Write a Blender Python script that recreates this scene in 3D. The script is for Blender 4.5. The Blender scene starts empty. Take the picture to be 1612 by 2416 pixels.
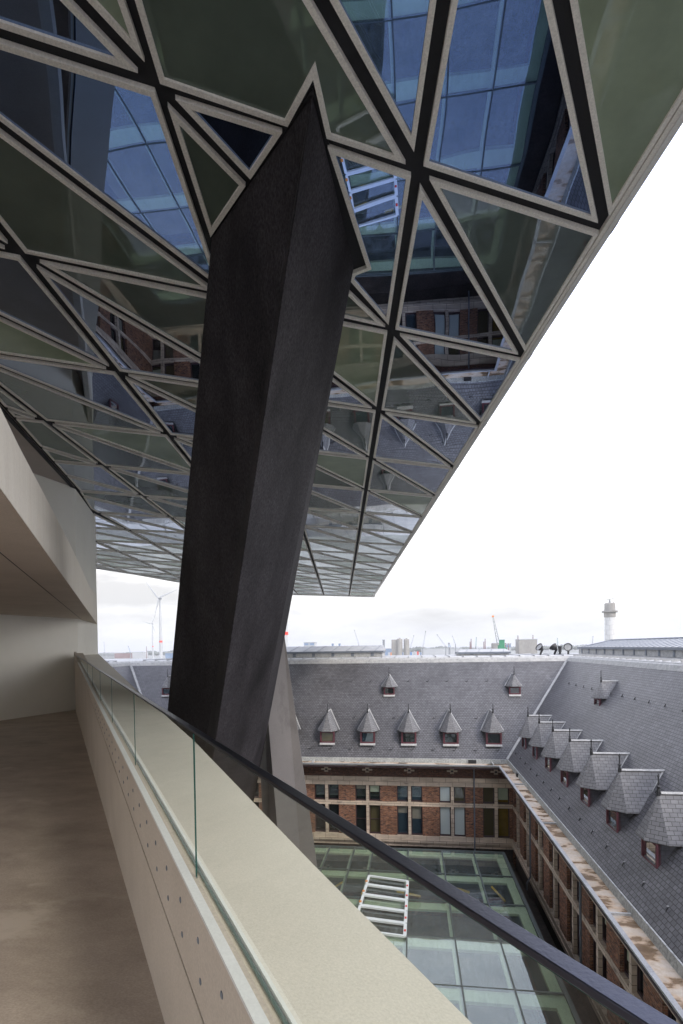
import bpy, math, random
import numpy as np
from mathutils import Vector, Matrix
random.seed(7)
R = math.radians
scn = bpy.context.scene
COL = scn.collection

# ------------------------------------------------------------------ camera
F, YAW, ROLL, PITCH, CY = 1214.8, .1351, .0153, -.0164, 1547.43   # measured in photograph pixels (1612 x 2416)
cyw, syw = math.cos(YAW), math.sin(YAW)
ex = Vector((cyw, syw, 0)); ey0 = Vector((-syw, cyw, 0)); ez0 = Vector((0, 0, 1))
fw = ey0*math.cos(PITCH) + ez0*math.sin(PITCH)
up = -ey0*math.sin(PITCH) + ez0*math.cos(PITCH)
cr, sr = math.cos(ROLL), math.sin(ROLL)
rt = ex*cr - up*sr; up2 = ex*sr + up*cr
cam = bpy.data.cameras.new("Camera"); camo = bpy.data.objects.new("Camera", cam); COL.objects.link(camo)
camo.matrix_world = Matrix((( rt.x, up2.x, -fw.x, 0), (rt.y, up2.y, -fw.y, 0), (rt.z, up2.z, -fw.z, 0), (0, 0, 0, 1)))
cam.sensor_fit = 'VERTICAL'; cam.sensor_height = 36; cam.lens = F/2416*36
cam.shift_y = (CY-1208)/2416; cam.clip_start = .02; cam.clip_end = 20000
scn.camera = camo
def ray(px, py):
    du, dv = px-806, py-CY
    return fw*F + rt*du - up2*dv
def at_z(px, py, z): r = ray(px, py); return r*(z/r.z)
def at_y(px, py, y): r = ray(px, py); return r*(y/r.y)
def at_x(px, py, x): r = ray(px, py); return r*(x/r.x)
def at_plane(px, py, c, a, b):            # z = c + a x + b y
    r = ray(px, py); return r*(c/(r.z-a*r.x-b*r.y))

# ------------------------------------------------------------------ world and sun
SUN_EL, SUN_AZ = R(40), R(125)            # azimuth measured from +Y clockwise
w = bpy.data.worlds.new("World"); scn.world = w; w.use_nodes = True
nt = w.node_tree; nt.nodes.clear()
def N(tree, t, **k):
    n = tree.nodes.new(t)
    for a, v in k.items():
        if a in n.inputs: n.inputs[a].default_value = v
        else: setattr(n, a, v)
    return n
def L(tree, a, b): tree.links.new(a, b)
sky = N(nt, 'ShaderNodeTexSky', sky_type='NISHITA', sun_disc=False, sun_elevation=SUN_EL, sun_rotation=SUN_AZ, air_density=1.0, dust_density=1.0, ozone_density=2.0)
bg = N(nt, 'ShaderNodeBackground', Strength=.1); wo = N(nt, 'ShaderNodeOutputWorld'); L(nt, bg.outputs[0], wo.inputs[0])
tc = N(nt, 'ShaderNodeTexCoord'); mp = N(nt, 'ShaderNodeMapping'); mp.inputs['Scale'].default_value = (1.6, 1.6, 6)
L(nt, tc.outputs['Generated'], mp.inputs[0])
nz = N(nt, 'ShaderNodeTexNoise', Scale=2.6, Detail=7, Roughness=.55); L(nt, mp.outputs[0], nz.inputs['Vector'])
cr1 = N(nt, 'ShaderNodeValToRGB'); L(nt, nz.outputs['Fac'], cr1.inputs[0])
e = cr1.color_ramp.elements; e[0].position = .33; e[0].color = (8.8, 8.7, 8.7, 1); e[1].position = .52; e[1].color = (19.3, 19, 18.7, 1)
sp = N(nt, 'ShaderNodeSeparateXYZ'); L(nt, tc.outputs['Generated'], sp.inputs[0])
mr = N(nt, 'ShaderNodeMapRange'); mr.inputs[1].default_value = .22; mr.inputs[2].default_value = .62; mr.inputs[3].default_value = 0; mr.inputs[4].default_value = .8
L(nt, sp.outputs['Z'], mr.inputs[0])
skm = N(nt, 'ShaderNodeVectorMath', operation='MULTIPLY'); L(nt, sky.outputs[0], skm.inputs[0]); skm.inputs[1].default_value = (1.2, 1.2, 1.2)
ska = N(nt, 'ShaderNodeVectorMath', operation='ADD'); L(nt, skm.outputs[0], ska.inputs[0]); ska.inputs[1].default_value = (12.5, 13.2, 16.5)
cr2 = N(nt, 'ShaderNodeValToRGB'); L(nt, nz.outputs['Fac'], cr2.inputs[0])
e2 = cr2.color_ramp.elements; e2[0].position = .34; e2[0].color = (6.3, 6.3, 6.3, 1); e2[1].position = .56; e2[1].color = (8.3, 8.3, 8.3, 1)
mr2 = N(nt, 'ShaderNodeMapRange'); mr2.inputs[1].default_value = .05; mr2.inputs[2].default_value = .32; L(nt, sp.outputs['Z'], mr2.inputs[0])
mx0 = N(nt, 'ShaderNodeMix', data_type='RGBA'); L(nt, mr2.outputs[0], mx0.inputs[0]); L(nt, cr2.outputs[0], mx0.inputs[6]); L(nt, cr1.outputs[0], mx0.inputs[7])
mx = N(nt, 'ShaderNodeMix', data_type='RGBA')
L(nt, mr.outputs[0], mx.inputs[0]); L(nt, mx0.outputs[2], mx.inputs[6]); L(nt, ska.outputs[0], mx.inputs[7])
L(nt, mx.outputs[2], bg.inputs[0])
sd = bpy.data.lights.new("Sun", 'SUN'); sd.energy = 2.0; sd.angle = R(16); sd.color = (1, .93, .83)
so = bpy.data.objects.new("Sun", sd); COL.objects.link(so)
dirv = Vector((math.sin(SUN_AZ)*math.cos(SUN_EL), math.cos(SUN_AZ)*math.cos(SUN_EL), math.sin(SUN_EL)))
so.rotation_euler = dirv.to_track_quat('Z', 'Y').to_euler(); so.location = dirv*50
scn.view_settings.view_transform = 'Standard'; scn.view_settings.look = 'None'; scn.view_settings.gamma = 1
scn.view_settings.exposure = 0.35; scn.view_settings.use_curve_mapping = False
scn.render.engine = 'CYCLES'
scn.cycles.max_bounces = 12; scn.cycles.glossy_bounces = 6; scn.cycles.transparent_max_bounces = 16; scn.cycles.diffuse_bounces = 5

# ------------------------------------------------------------------ materials
def mat(name):
    m = bpy.data.materials.new(name); m.use_nodes = True
    b = m.node_tree.nodes['Principled BSDF']; return m, m.node_tree, b
def coord(t, kind='Object', scale=(1, 1, 1)):
    c = N(t, 'ShaderNodeTexCoord'); p = N(t, 'ShaderNodeMapping'); p.inputs['Scale'].default_value = scale
    L(t, c.outputs[kind], p.inputs[0]); return p.outputs[0]
def ramp(t, fac, stops):
    r = N(t, 'ShaderNodeValToRGB'); L(t, fac, r.inputs[0]); el = r.color_ramp.elements
    while len(el) < len(stops): el.new(.5)
    for q, (p, c) in zip(el, stops): q.position = p; q.color = (*c, 1)
    return r.outputs[0]
def mixc(t, fac, a, b, mode='MIX'):
    m = N(t, 'ShaderNodeMix', data_type='RGBA', blend_type=mode)
    for s, v in ((0, fac), (6, a), (7, b)):
        if hasattr(v, 'is_output') or isinstance(v, bpy.types.NodeSocket): L(t, v, m.inputs[s])
        elif s == 0: m.inputs[0].default_value = v
        else: m.inputs[s].default_value = (*v, 1)
    return m.outputs[2]
def noise(t, v, sc, det=5, ro=.6, out='Fac'):
    n = N(t, 'ShaderNodeTexNoise', Scale=sc, Detail=det, Roughness=ro); L(t, v, n.inputs['Vector']); return n.outputs[out]
def bump(t, b, h, s=.3, d=.01):
    n = N(t, 'ShaderNodeBump', Strength=s, Distance=d); L(t, h, n.inputs['Height']); L(t, n.outputs[0], b.inputs['Normal'])
def noisy(name, c1, c2, sc=3, rough=.8, sc2=60, amt=.35, bs=.2, metal=0, stretch=(1, 1, 1), c3=None, spec=None):
    m, t, b = mat(name); v = coord(t, 'Object', stretch)
    a = ramp(t, noise(t, v, sc, 8, .62), [(.3, c1), (.7, c2)])
    f = ramp(t, noise(t, v, sc2, 3, .7), [(.3, (1-amt,)*3), (.7, (1+amt*.5,)*3)])
    col = mixc(t, 1, a, f, 'MULTIPLY')
    if c3: col = mixc(t, ramp(t, noise(t, v, sc*.6, 6, .7), [(.58, (0, 0, 0)), (.68, (1, 1, 1))]), col, c3)
    L(t, col, b.inputs['Base Color']); b.inputs['Roughness'].default_value = rough; b.inputs['Metallic'].default_value = metal
    if spec is not None: b.inputs['Specular IOR Level'].default_value = spec
    bump(t, b, noise(t, v, sc2, 4), bs, .004); return m
M = {}
M['kerb'] = noisy('kerb_concrete', (.50, .435, .36), (.58, .51, .43), 1.6, .8, 90, .15, .25)
M['ledge'] = noisy('pale_coping_concrete', (.57, .53, .46), (.64, .60, .525), .8, .75, 130, .14, .2)
M['strip'] = noisy('white_strip', (.66, .66, .63), (.72, .72, .70), 5, .45, 90, .08, .1)
M['wall'] = noisy('terrace_wall_render', (.80, .77, .69), (.86, .83, .75), 1.2, .85, 160, .10, .3)
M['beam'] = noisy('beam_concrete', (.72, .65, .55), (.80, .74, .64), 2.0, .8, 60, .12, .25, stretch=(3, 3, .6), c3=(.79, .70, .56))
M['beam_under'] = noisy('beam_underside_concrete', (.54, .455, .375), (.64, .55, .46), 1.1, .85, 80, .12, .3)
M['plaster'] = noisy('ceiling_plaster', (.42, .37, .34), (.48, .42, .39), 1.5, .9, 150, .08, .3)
M['colm'] = noisy('column_concrete', (.014, .0125, .0135), (.058, .052, .057), 1.1, .7, 45, .7, .6, stretch=(1, 1, .6), c3=(.019, .017, .0185), spec=.12)
M['leg'] = noisy('leg_concrete', (.095, .087, .085), (.14, .128, .124), .9, .8, 120, .15, .35, stretch=(1, 1, .6), c3=(.078, .071, .068))
M['darkmetal'] = noisy('rail_metal', (.075, .08, .11), (.085, .09, .122), 3, .3, 200, .04, .1, metal=1)
M['frame'] = noisy('panel_frame_metal', (.76, .72, .655), (.84, .80, .73), 2.5, .55, 60, .2, .1)
_m = M['frame']; _t = _m.node_tree; _b = _t.nodes['Principled BSDF']; _l = _b.inputs['Base Color'].links[0].from_socket
L(_t, mixc(_t, ramp(_t, noise(_t, coord(_t), 9, 6, .8), [(.68, (0, 0, 0)), (.75, (1, 1, 1))]), _l, (.25, .17, .12)), _b.inputs['Base Color'])
M['trim'] = noisy('edge_trim_metal', (.66, .65, .62), (.76, .74, .71), 2, .45, 80, .15, .1)
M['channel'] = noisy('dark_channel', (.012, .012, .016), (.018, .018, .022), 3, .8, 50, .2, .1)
M['zinc'] = noisy('zinc', (.30, .305, .315), (.42, .42, .42), 1.7, .6, 25, .25, .15, metal=.1)
M['zincpale'] = noisy('pale_lead_flashing', (.33, .33, .325), (.50, .49, .47), 4, .65, 14, .3, .15)
M['upstand'] = noisy('gutter_upstand_lead', (.30, .31, .30), (.46, .47, .45), 3, .7, 12, .4, .2)
M['maroon'] = noisy('maroon_paint', (.10, .028, .04), (.14, .045, .055), 4, .5, 60, .2, .1)
M['maroondark'] = noisy('dark_maroon_paint', (.035, .018, .022), (.05, .025, .03), 4, .5, 60, .2, .1)
M['iron'] = noisy('black_iron', (.02, .02, .022), (.03, .03, .032), 4, .5, 60, .2, .1)
M['pipe'] = noisy('grey_pipe', (.13, .15, .18), (.19, .21, .24), 3, .5, 60, .2, .1)
M['white'] = noisy('white_paint', (.74, .75, .76), (.82, .82, .83), 3, .5, 60, .1, .1)
M['sage'] = noisy('sage_beam', (.33, .39, .28), (.41, .46, .34), 2, .6, 30, .15, .1)
M['mull'] = noisy('dark_glazing_bar', (.05, .065, .06), (.08, .09, .085), 2, .5, 30, .15, .1)
M['deck'] = noisy('court_floor', (.07, .06, .04), (.20, .17, .12), .8, .8, 12, .5, .1, c3=(.05, .055, .04))
M['mud'] = noisy('court_gutter', (.02, .016, .013), (.07, .052, .04), 1.4, .7, 9, .5, .1)
M['orange'] = noisy('orange_paint', (.7, .22, .03), (.8, .28, .04), 3, .5)
M['red'] = noisy('red_paint', (.7, .03, .02), (.78, .05, .03), 3, .5, 60, .1)
M['green'] = noisy('green_paint', (.03, .22, .11), (.04, .27, .13), 3, .5)
M['blue'] = noisy('blue_paint', (.04, .16, .42), (.05, .2, .5), 3, .5)
M['silo'] = noisy('silo_concrete', (.27, .255, .235), (.35, .335, .31), .08, .85, .6, .2, .1, stretch=(1, 1, .25))
M['farwhite'] = noisy('far_white_cladding', (.40, .41, .42), (.47, .48, .49), .05, .7, .5, .1, .0)
M['fargrey'] = noisy('far_grey_cladding', (.20, .21, .225), (.29, .30, .31), .05, .8, .4, .2, .0)
M['farblue'] = noisy('far_blue_glazing', (.15, .22, .34), (.22, .30, .42), .05, .5, .4, .2, .0)
M['brickfar'] = noisy('far_chimney_brick', (.20, .12, .12), (.26, .16, .15), .05, .8, .4, .2, .0)
M['ground'] = noisy('port_ground', (.14, .15, .13), (.32, .32, .31), .004, .9, .05, .5, .0)
M['trees'] = noisy('tree_crowns', (.09, .105, .09), (.15, .165, .14), .02, .9, .3, .5, .0)
M['amber'] = noisy('amber_board', (.55, .35, .03), (.7, .45, .05), 3, .5)  # plain yellow standing in for the glow of light strips

def gutter_mat():
    m, t, b = mat('stained_wet_gutter'); v = coord(t, 'Object', (1.0, 1.9, 1))
    n1 = noise(t, v, 1.1, 5, .5)
    col = ramp(t, n1, [(.36, (.15, .095, .05)), (.45, (.27, .185, .11)), (.48, (.50, .37, .25)), (.52, (.50, .42, .33)), (.66, (.54, .485, .41))])
    v2 = coord(t, 'Object'); n2 = noise(t, v2, 9, 5, .7)
    col = mixc(t, 1, col, ramp(t, n2, [(.3, (.75, .7, .66)), (.7, (1.05, 1.05, 1.05))]), 'MULTIPLY')
    L(t, col, b.inputs['Base Color']); L(t, ramp(t, n1, [(.44, (.25,)*3), (.52, (.75,)*3)]), b.inputs['Roughness']); return m
M['gutter'] = gutter_mat()

def brickish(name, bw, rh, mort, c1, c2, cm, var=.35, spots=None, rough=.75, bs=.5, big=(.75, 1.1), kind='UV'):
    m, t, b = mat(name); v = coord(t, kind)
    br = N(t, 'ShaderNodeTexBrick'); br.inputs['Scale'].default_value = 1
    br.inputs['Brick Width'].default_value = bw; br.inputs['Row Height'].default_value = rh
    br.inputs['Mortar Size'].default_value = mort; br.inputs['Mortar Smooth'].default_value = .1; br.inputs['Bias'].default_value = 0
    br.inputs['Color1'].default_value = (*c1, 1); br.inputs['Color2'].default_value = (*c2, 1); br.inputs['Mortar'].default_value = (*cm, 1)
    L(t, v, br.inputs['Vector'])
    sc = N(t, 'ShaderNodeMapping'); sc.inputs['Scale'].default_value = (1/bw*.8, 1/rh*.8, 1); L(t, v, sc.inputs[0])
    col = mixc(t, 1, br.outputs['Color'], ramp(t, noise(t, sc.outputs[0], 1.0, 2, .5), [(.3, (1-var,)*3), (.7, (1+var,)*3)]), 'MULTIPLY')
    col = mixc(t, 1, col, ramp(t, noise(t, v, .55, 6, .65), [(.3, (big[0],)*3), (.7, (big[1],)*3)]), 'MULTIPLY')
    if spots:
        for (c, lo, s) in spots:
            col = mixc(t, ramp(t, noise(t, sc.outputs[0], s, 2, .5), [(lo, (0, 0, 0)), (lo+.06, (1, 1, 1))]), col, c)
    L(t, col, b.inputs['Base Color']); b.inputs['Roughness'].default_value = rough
    inv = N(t, 'ShaderNodeMath', operation='SUBTRACT'); inv.inputs[0].default_value = 1; L(t, br.outputs['Fac'], inv.inputs[1])
    bump(t, b, inv.outputs[0], bs, .015); return m
M['slate'] = brickish('roof_slate', .185, .135, .012, (.10, .098, .105), (.135, .132, .141), (.034, .032, .033), .16, None, .5, .6, (.72, 1.18))
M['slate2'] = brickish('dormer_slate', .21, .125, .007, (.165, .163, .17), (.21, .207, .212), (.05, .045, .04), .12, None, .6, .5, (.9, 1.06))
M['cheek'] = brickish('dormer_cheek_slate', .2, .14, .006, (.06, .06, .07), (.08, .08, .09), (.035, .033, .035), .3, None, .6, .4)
M['brick'] = brickish('red_brick', .23, .078, .008, (.27, .115, .062), (.16, .07, .045), (.27, .20, .145), .45, [((.42, .19, .08), .61, 1.7), ((.06, .04, .035), .58, 1.1)], .85, .4, (.7, 1.15))
M['brickd'] = brickish('weathered_frieze_brick', .23, .078, .008, (.13, .055, .035), (.085, .04, .03), (.12, .09, .07), .4, [((.28, .11, .05), .62, 1.7), ((.45, .38, .28), .70, 1.9)], .85, .4, (.7, 1.15))  # darker brick tones with scattered orange and pale spots
M['stone'] = brickish('pale_stone', .85, .30, .012, (.66, .54, .42), (.55, .45, .35), (.24, .18, .14), .18, [((.24, .19, .155), .66, .8)], .85, .3, (.72, 1.12))

def glassy(name, base, f0, f1, tint, wav=.012, dirt=None, rough=.0, wsc=.55):
    """opaque-backed reflective glass: dark or printed backing below a reflecting face"""
    m = bpy.data.materials.new(name); m.use_nodes = True; t = m.node_tree; t.nodes.clear()
    o = N(t, 'ShaderNodeOutputMaterial'); d = N(t, 'ShaderNodeBsdfDiffuse'); g = N(t, 'ShaderNodeBsdfGlossy', Roughness=rough)
    v = coord(t, 'Object')
    if dirt: L(t, mixc(t, 1, base, ramp(t, noise(t, v, dirt, 5, .6), [(.3, (.8, .8, .8)), (.7, (1.15, 1.15, 1.12))]), 'MULTIPLY'), d.inputs['Color'])
    else: d.inputs['Color'].default_value = (*base, 1)
    lw = N(t, 'ShaderNodeLayerWeight', Blend=.5); pw = N(t, 'ShaderNodeMath', operation='POWER'); L(t, lw.outputs['Facing'], pw.inputs[0]); pw.inputs[1].default_value = 3.2
    L(t, mixc(t, ramp(t, lw.outputs['Facing'], [(.30, (0, 0, 0)), (.85, (1, 1, 1))]), tint, (.93, .96, .96)), g.inputs['Color'])
    ma = N(t, 'ShaderNodeMath', operation='MULTIPLY_ADD'); L(t, pw.outputs[0], ma.inputs[0]); ma.inputs[1].default_value = f1; ma.inputs[2].default_value = f0
    mxs = N(t, 'ShaderNodeMixShader'); L(t, ma.outputs[0], mxs.inputs[0]); L(t, d.outputs[0], mxs.inputs[1]); L(t, g.outputs[0], mxs.inputs[2]); L(t, mxs.outputs[0], o.inputs[0])
    if wav:
        b = N(t, 'ShaderNodeBump', Strength=1, Distance=wav); L(t, noise(t, v, wsc, 1, .4), b.inputs['Height']); L(t, b.outputs[0], g.inputs['Normal'])
    return m
M['clear'] = glassy('reflective_panel_glass', (.008, .008, .012), .50, .42, (.40, .58, 1.0))
M['grey'] = glassy('grey_panel_glass', (.10, .125, .115), .17, .55, (.82, .90, .95), dirt=1.2)
M['greenp'] = glassy('sage_panel_glass', (.27, .325, .235), .08, .5, (.85, .92, .9), dirt=1.2)
M['olive'] = glassy('olive_panel_glass', (.105, .13, .108), .08, .5, (.85, .92, .9), dirt=1.2)
M['upglass'] = glassy('upper_facade_glass', (.05, .06, .07), .35, .5, (.85, .92, 1.0))
M['wdark'] = glassy('dark_window_glass', (.014, .018, .018), .10, .5, (.9, .95, 1), wav=.004)
M['wteal'] = glassy('teal_window_glass', (.03, .05, .065), .15, .5, (.85, .95, 1), wav=.004)
M['wolive'] = glassy('olive_window_glass', (.075, .065, .035), .08, .5, (.9, .95, 1), wav=.004)
M['wamber'] = glassy('amber_window_glass', (.17, .115, .02), .06, .5, (.9, .95, 1), wav=.004, dirt=3)  # yellow room light painted into the pane colour
M['wwhite'] = glassy('blind_window_glass', (.50, .56, .54), .08, .5, (.9, .95, 1), wav=.004)
M['wmirror'] = glassy('dormer_window_glass', (.06, .06, .055), .45, .5, (.95, .97, 1), wav=.004)

def seeglass(name, tint, f0, f1, gt=(1, 1, 1), wav=0, spec_dirt=False):
    m = bpy.data.materials.new(name); m.use_nodes = True; t = m.node_tree; t.nodes.clear()
    o = N(t, 'ShaderNodeOutputMaterial'); d = N(t, 'ShaderNodeBsdfTransparent'); g = N(t, 'ShaderNodeBsdfGlossy', Roughness=0.0)
    g.inputs['Color'].default_value = (*gt, 1); d.inputs['Color'].default_value = (*tint, 1)
    lw = N(t, 'ShaderNodeLayerWeight', Blend=.5); pw = N(t, 'ShaderNodeMath', operation='POWER'); L(t, lw.outputs['Facing'], pw.inputs[0]); pw.inputs[1].default_value = 3.5
    ma = N(t, 'ShaderNodeMath', operation='MULTIPLY_ADD'); L(t, pw.outputs[0], ma.inputs[0]); ma.inputs[1].default_value = f1; ma.inputs[2].default_value = f0
    mxs = N(t, 'ShaderNodeMixShader'); L(t, ma.outputs[0], mxs.inputs[0]); L(t, d.outputs[0], mxs.inputs[1]); L(t, g.outputs[0], mxs.inputs[2])
    last = mxs
    if spec_dirt:
        df = N(t, 'ShaderNodeBsdfDiffuse'); df.inputs['Color'].default_value = (.42, .50, .50, 1); v = coord(t, 'Object', (6, .8, 1))
        m2 = N(t, 'ShaderNodeMixShader'); L(t, ramp(t, noise(t, v, 1.2, 8, .75), [(.4, (.02,)*3), (.8, (.2,)*3)]), m2.inputs[0]); L(t, mxs.outputs[0], m2.inputs[1]); L(t, df.outputs[0], m2.inputs[2]); last = m2
    L(t, last.outputs[0], o.inputs[0])
    if wav:
        v = coord(t, 'Object'); b = N(t, 'ShaderNodeBump', Strength=1, Distance=wav); L(t, noise(t, v, .6, 1, .4), b.inputs['Height']); L(t, b.outputs[0], g.inputs['Normal'])
    return m
M['railglass'] = seeglass('balustrade_glass', (.79, .825, .765), .055, .5)
M['roofglass'] = seeglass('court_roof_glass', (.88, .93, .84), .14, .75, (.88, .94, 1.0), .006, True)
M['glassedge'] = noisy('glass_edge', (.006, .05, .042), (.01, .07, .058), 3, .2, 60, .1, 0)

# ------------------------------------------------------------------ mesh helpers
class MB:
    def __init__(s): s.v = []; s.f = []; s.m = []; s.uv = []
    def poly(s, pts, m=0, uax=None, vax=None, uv=None):
        pts = [Vector(p) for p in pts]; b = len(s.v); s.v += [tuple(p) for p in pts]; s.f.append(tuple(range(b, b+len(pts)))); s.m.append(m)
        if uv is None:
            if uax is None:
                n = Vector((0, 0, 0))
                for i in range(len(pts)):
                    a, c = pts[i], pts[(i+1) % len(pts)]; n += a.cross(c)
                if n.length < 1e-9: n = Vector((0, 0, 1))
                n.normalize(); uax = Vector((0, 0, 1)).cross(n)
                if uax.length < 1e-3: uax = Vector((1, 0, 0))
                uax.normalize(); vax = n.cross(uax)
                if vax.z < 0: vax = -vax
            uv = [(p.dot(Vector(uax)), p.dot(Vector(vax))) for p in pts]
        s.uv.append(uv)
    def hexa(s, p, m=0):                     # p: 8 points, 0-3 bottom ring, 4-7 top ring
        for q in ((3, 2, 1, 0), (4, 5, 6, 7), (0, 1, 5, 4), (1, 2, 6, 5), (2, 3, 7, 6), (3, 0, 4, 7)): s.poly([p[i] for i in q], m)
    def box(s, x0, x1, y0, y1, z0, z1, m=0):
        s.hexa([(x0, y0, z0), (x1, y0, z0), (x1, y1, z0), (x0, y1, z0), (x0, y0, z1), (x1, y0, z1), (x1, y1, z1), (x0, y1, z1)], m)
    def prism(s, ring, z0, z1, m=0, mt=None):  # ring of (x,y)
        n = len(ring); lo = [(x, y, z0) for x, y in ring]; hi = [(x, y, z1) for x, y in ring]
        s.poly(lo[::-1], m); s.poly(hi, m if mt is None else mt)
        for i in range(n): j = (i+1) % n; s.poly([lo[i], lo[j], hi[j], hi[i]], m)
    def loft(s, lo, hi, m=0, cap=True):
        n = len(lo)
        if cap: s.poly(lo[::-1], m); s.poly(hi, m)
        for i in range(n): j = (i+1) % n; s.poly([lo[i], lo[j], hi[j], hi[i]], m)
    def bar(s, a, b, wd, m=0, n=6, wd2=None):
        a = Vector(a); b = Vector(b); d = (b-a).normalized(); u = d.orthogonal().normalized(); v = d.cross(u); wd2 = wd if wd2 is None else wd2
        ra = [a+(u*math.cos(t)+v*math.sin(t))*wd for t in [2*math.pi*i/n+math.pi/n for i in range(n)]]
        rb = [b+(u*math.cos(t)+v*math.sin(t))*wd2 for t in [2*math.pi*i/n+math.pi/n for i in range(n)]]
        s.loft(ra, rb, m)
    def lathe(s, c, prof, m=0, n=20, axis=(0, 0, 1)):
        c = Vector(c); q = Vector((0, 0, 1)).rotation_difference(Vector(axis))
        rings = [[c+q@Vector((r*math.cos(2*math.pi*i/n), r*math.sin(2*math.pi*i/n), z)) for i in range(n)] for r, z in prof]
        for a, b in zip(rings, rings[1:]): s.loft(a, b, m, cap=False)
        s.poly(rings[0][::-1], m); s.poly(rings[-1], m)
    def build(s, name, mats, parent=None, off=None):
        me = bpy.data.meshes.new(name); me.from_pydata(s.v, [], s.f)
        for mm in (mats if isinstance(mats, (list, tuple)) else [mats]): me.materials.append(M[mm] if isinstance(mm, str) else mm)
        for p, i in zip(me.polygons, s.m): p.material_index = i
        uvl = me.uv_layers.new(name='UVMap'); k = 0
        for u in s.uv:
            for q in u: uvl.data[k].uv = q; k += 1
        me.update(); o = bpy.data.objects.new(name, me); COL.objects.link(o)
        if parent is not None:
            o.parent = parent
            if off is None: o.location = -wloc(parent)
        return o
def wloc(o):
    v = Vector(o.location)
    while o.parent: o = o.parent; v += Vector(o.location)
    return v
def weld(o, dist=1e-4):
    import bmesh
    b = bmesh.new(); b.from_mesh(o.data); bmesh.ops.remove_doubles(b, verts=b.verts, dist=dist); bmesh.ops.recalc_face_normals(b, faces=b.faces); b.to_mesh(o.data); b.free(); return o
def bevel(o, w=.01, seg=2):
    weld(o); m = o.modifiers.new('bevel', 'BEVEL'); m.width = w; m.segments = seg; m.limit_method = 'ANGLE'; m.angle_limit = R(35); return o
def tag(o, label=None, cat=None, group=None, kind=None):
    if label: o['label'] = label
    if cat: o['category'] = cat
    if group: o['group'] = group
    if kind: o['kind'] = kind
    return o
def empty(name, loc, label, cat, group=None):
    o = bpy.data.objects.new(name, None); COL.objects.link(o); o.location = loc; o.empty_display_size = .3
    return tag(o, label, cat, group)
def copy_tree(o, parent=None):
    c = o.copy(); COL.objects.link(c)
    if parent is not None: c.parent = parent
    for ch in o.children: copy_tree(ch, c)
    return c

GZ = -30.0     # ground level of the port, the camera is the origin of the scene
# ================================================================== GROUND
b = MB(); b.poly([(-9000, -3000, GZ), (9000, -3000, GZ), (9000, 14000, GZ), (-9000, 14000, GZ)])
tag(b.build('ground', 'ground'), kind='structure')

# ================================================================== OVERHANGING GLASS BUILDING
HS = 4.655
n0 = np.array([.1157, 5.176]); av = np.array([-.3485, 2.5436]); bv = np.array([2.1175, 1.071])
def node(u, k): return n0+av*k+bv*u
hang = empty('overhanging_glass_building', (-3, 20, HS), 'huge cantilevered building whose glass triangle underside hangs over the terrace and courtyard', 'building')
def clip(poly, p, q, keep_left):
    out = []; p = np.array(p); q = np.array(q); d = q-p
    def sd(x): v = d[0]*(x[1]-p[1])-d[1]*(x[0]-p[0]); return v if keep_left else -v
    for i in range(len(poly)):
        a, c = poly[i], poly[(i+1) % len(poly)]; sa, sc = sd(a), sd(c)
        if sa >= 0: out.append(a)
        if sa*sc < 0: out.append(a+(c-a)*(sa/(sa-sc)))
    return out
def area(poly):
    s = 0
    for i in range(len(poly)): a, c = poly[i], poly[(i+1) % len(poly)]; s += a[0]*c[1]-a[1]*c[0]
    return s/2
def inset(poly, d):
    """inward offset of a simple counter-clockwise polygon"""
    n = len(poly); out = []
    for i in range(n):
        p0, p1, p2 = poly[i-1], poly[i], poly[(i+1) % n]
        d1 = (p1-p0)/np.linalg.norm(p1-p0); d2 = (p2-p1)/np.linalg.norm(p2-p1)
        n1 = np.array([-d1[1], d1[0]]); n2 = np.array([-d2[1], d2[0]])
        A = np.array([[n1[0], n1[1]], [n2[0], n2[1]]]); rhs = np.array([n1@p0+d, n2@p1+d])
        if abs(np.linalg.det(A)) < 1e-6: out.append(p1+n1*d)
        else: out.append(np.linalg.solve(A, rhs))
    return out
def valid(outer, inner):
    if area(inner) < .01: return False
    for i in range(len(outer)):
        j = (i+1) % len(outer)
        if (outer[j]-outer[i])@(inner[j]-inner[i]) <= 0: return False
    return True
def tidy(poly, tol=.02):
    out = []
    for p in poly:
        if not out or np.linalg.norm(p-out[-1]) > tol: out.append(p)
    if len(out) > 1 and np.linalg.norm(out[0]-out[-1]) < tol: out.pop()
    return out
edgeL = [(-7.599, 8.806), (-9.427, 13.621), (-10.60, 16.13), (-17.6, 27.0)]
P1 = (-9.42, 13.55); P2 = (-10.73, 16.5)
farL = [(-18.5, 19.9), (-15.774, 33.761), (-10.2, 43.9), (-3.287, 47.892), (10, 52)]
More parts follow.
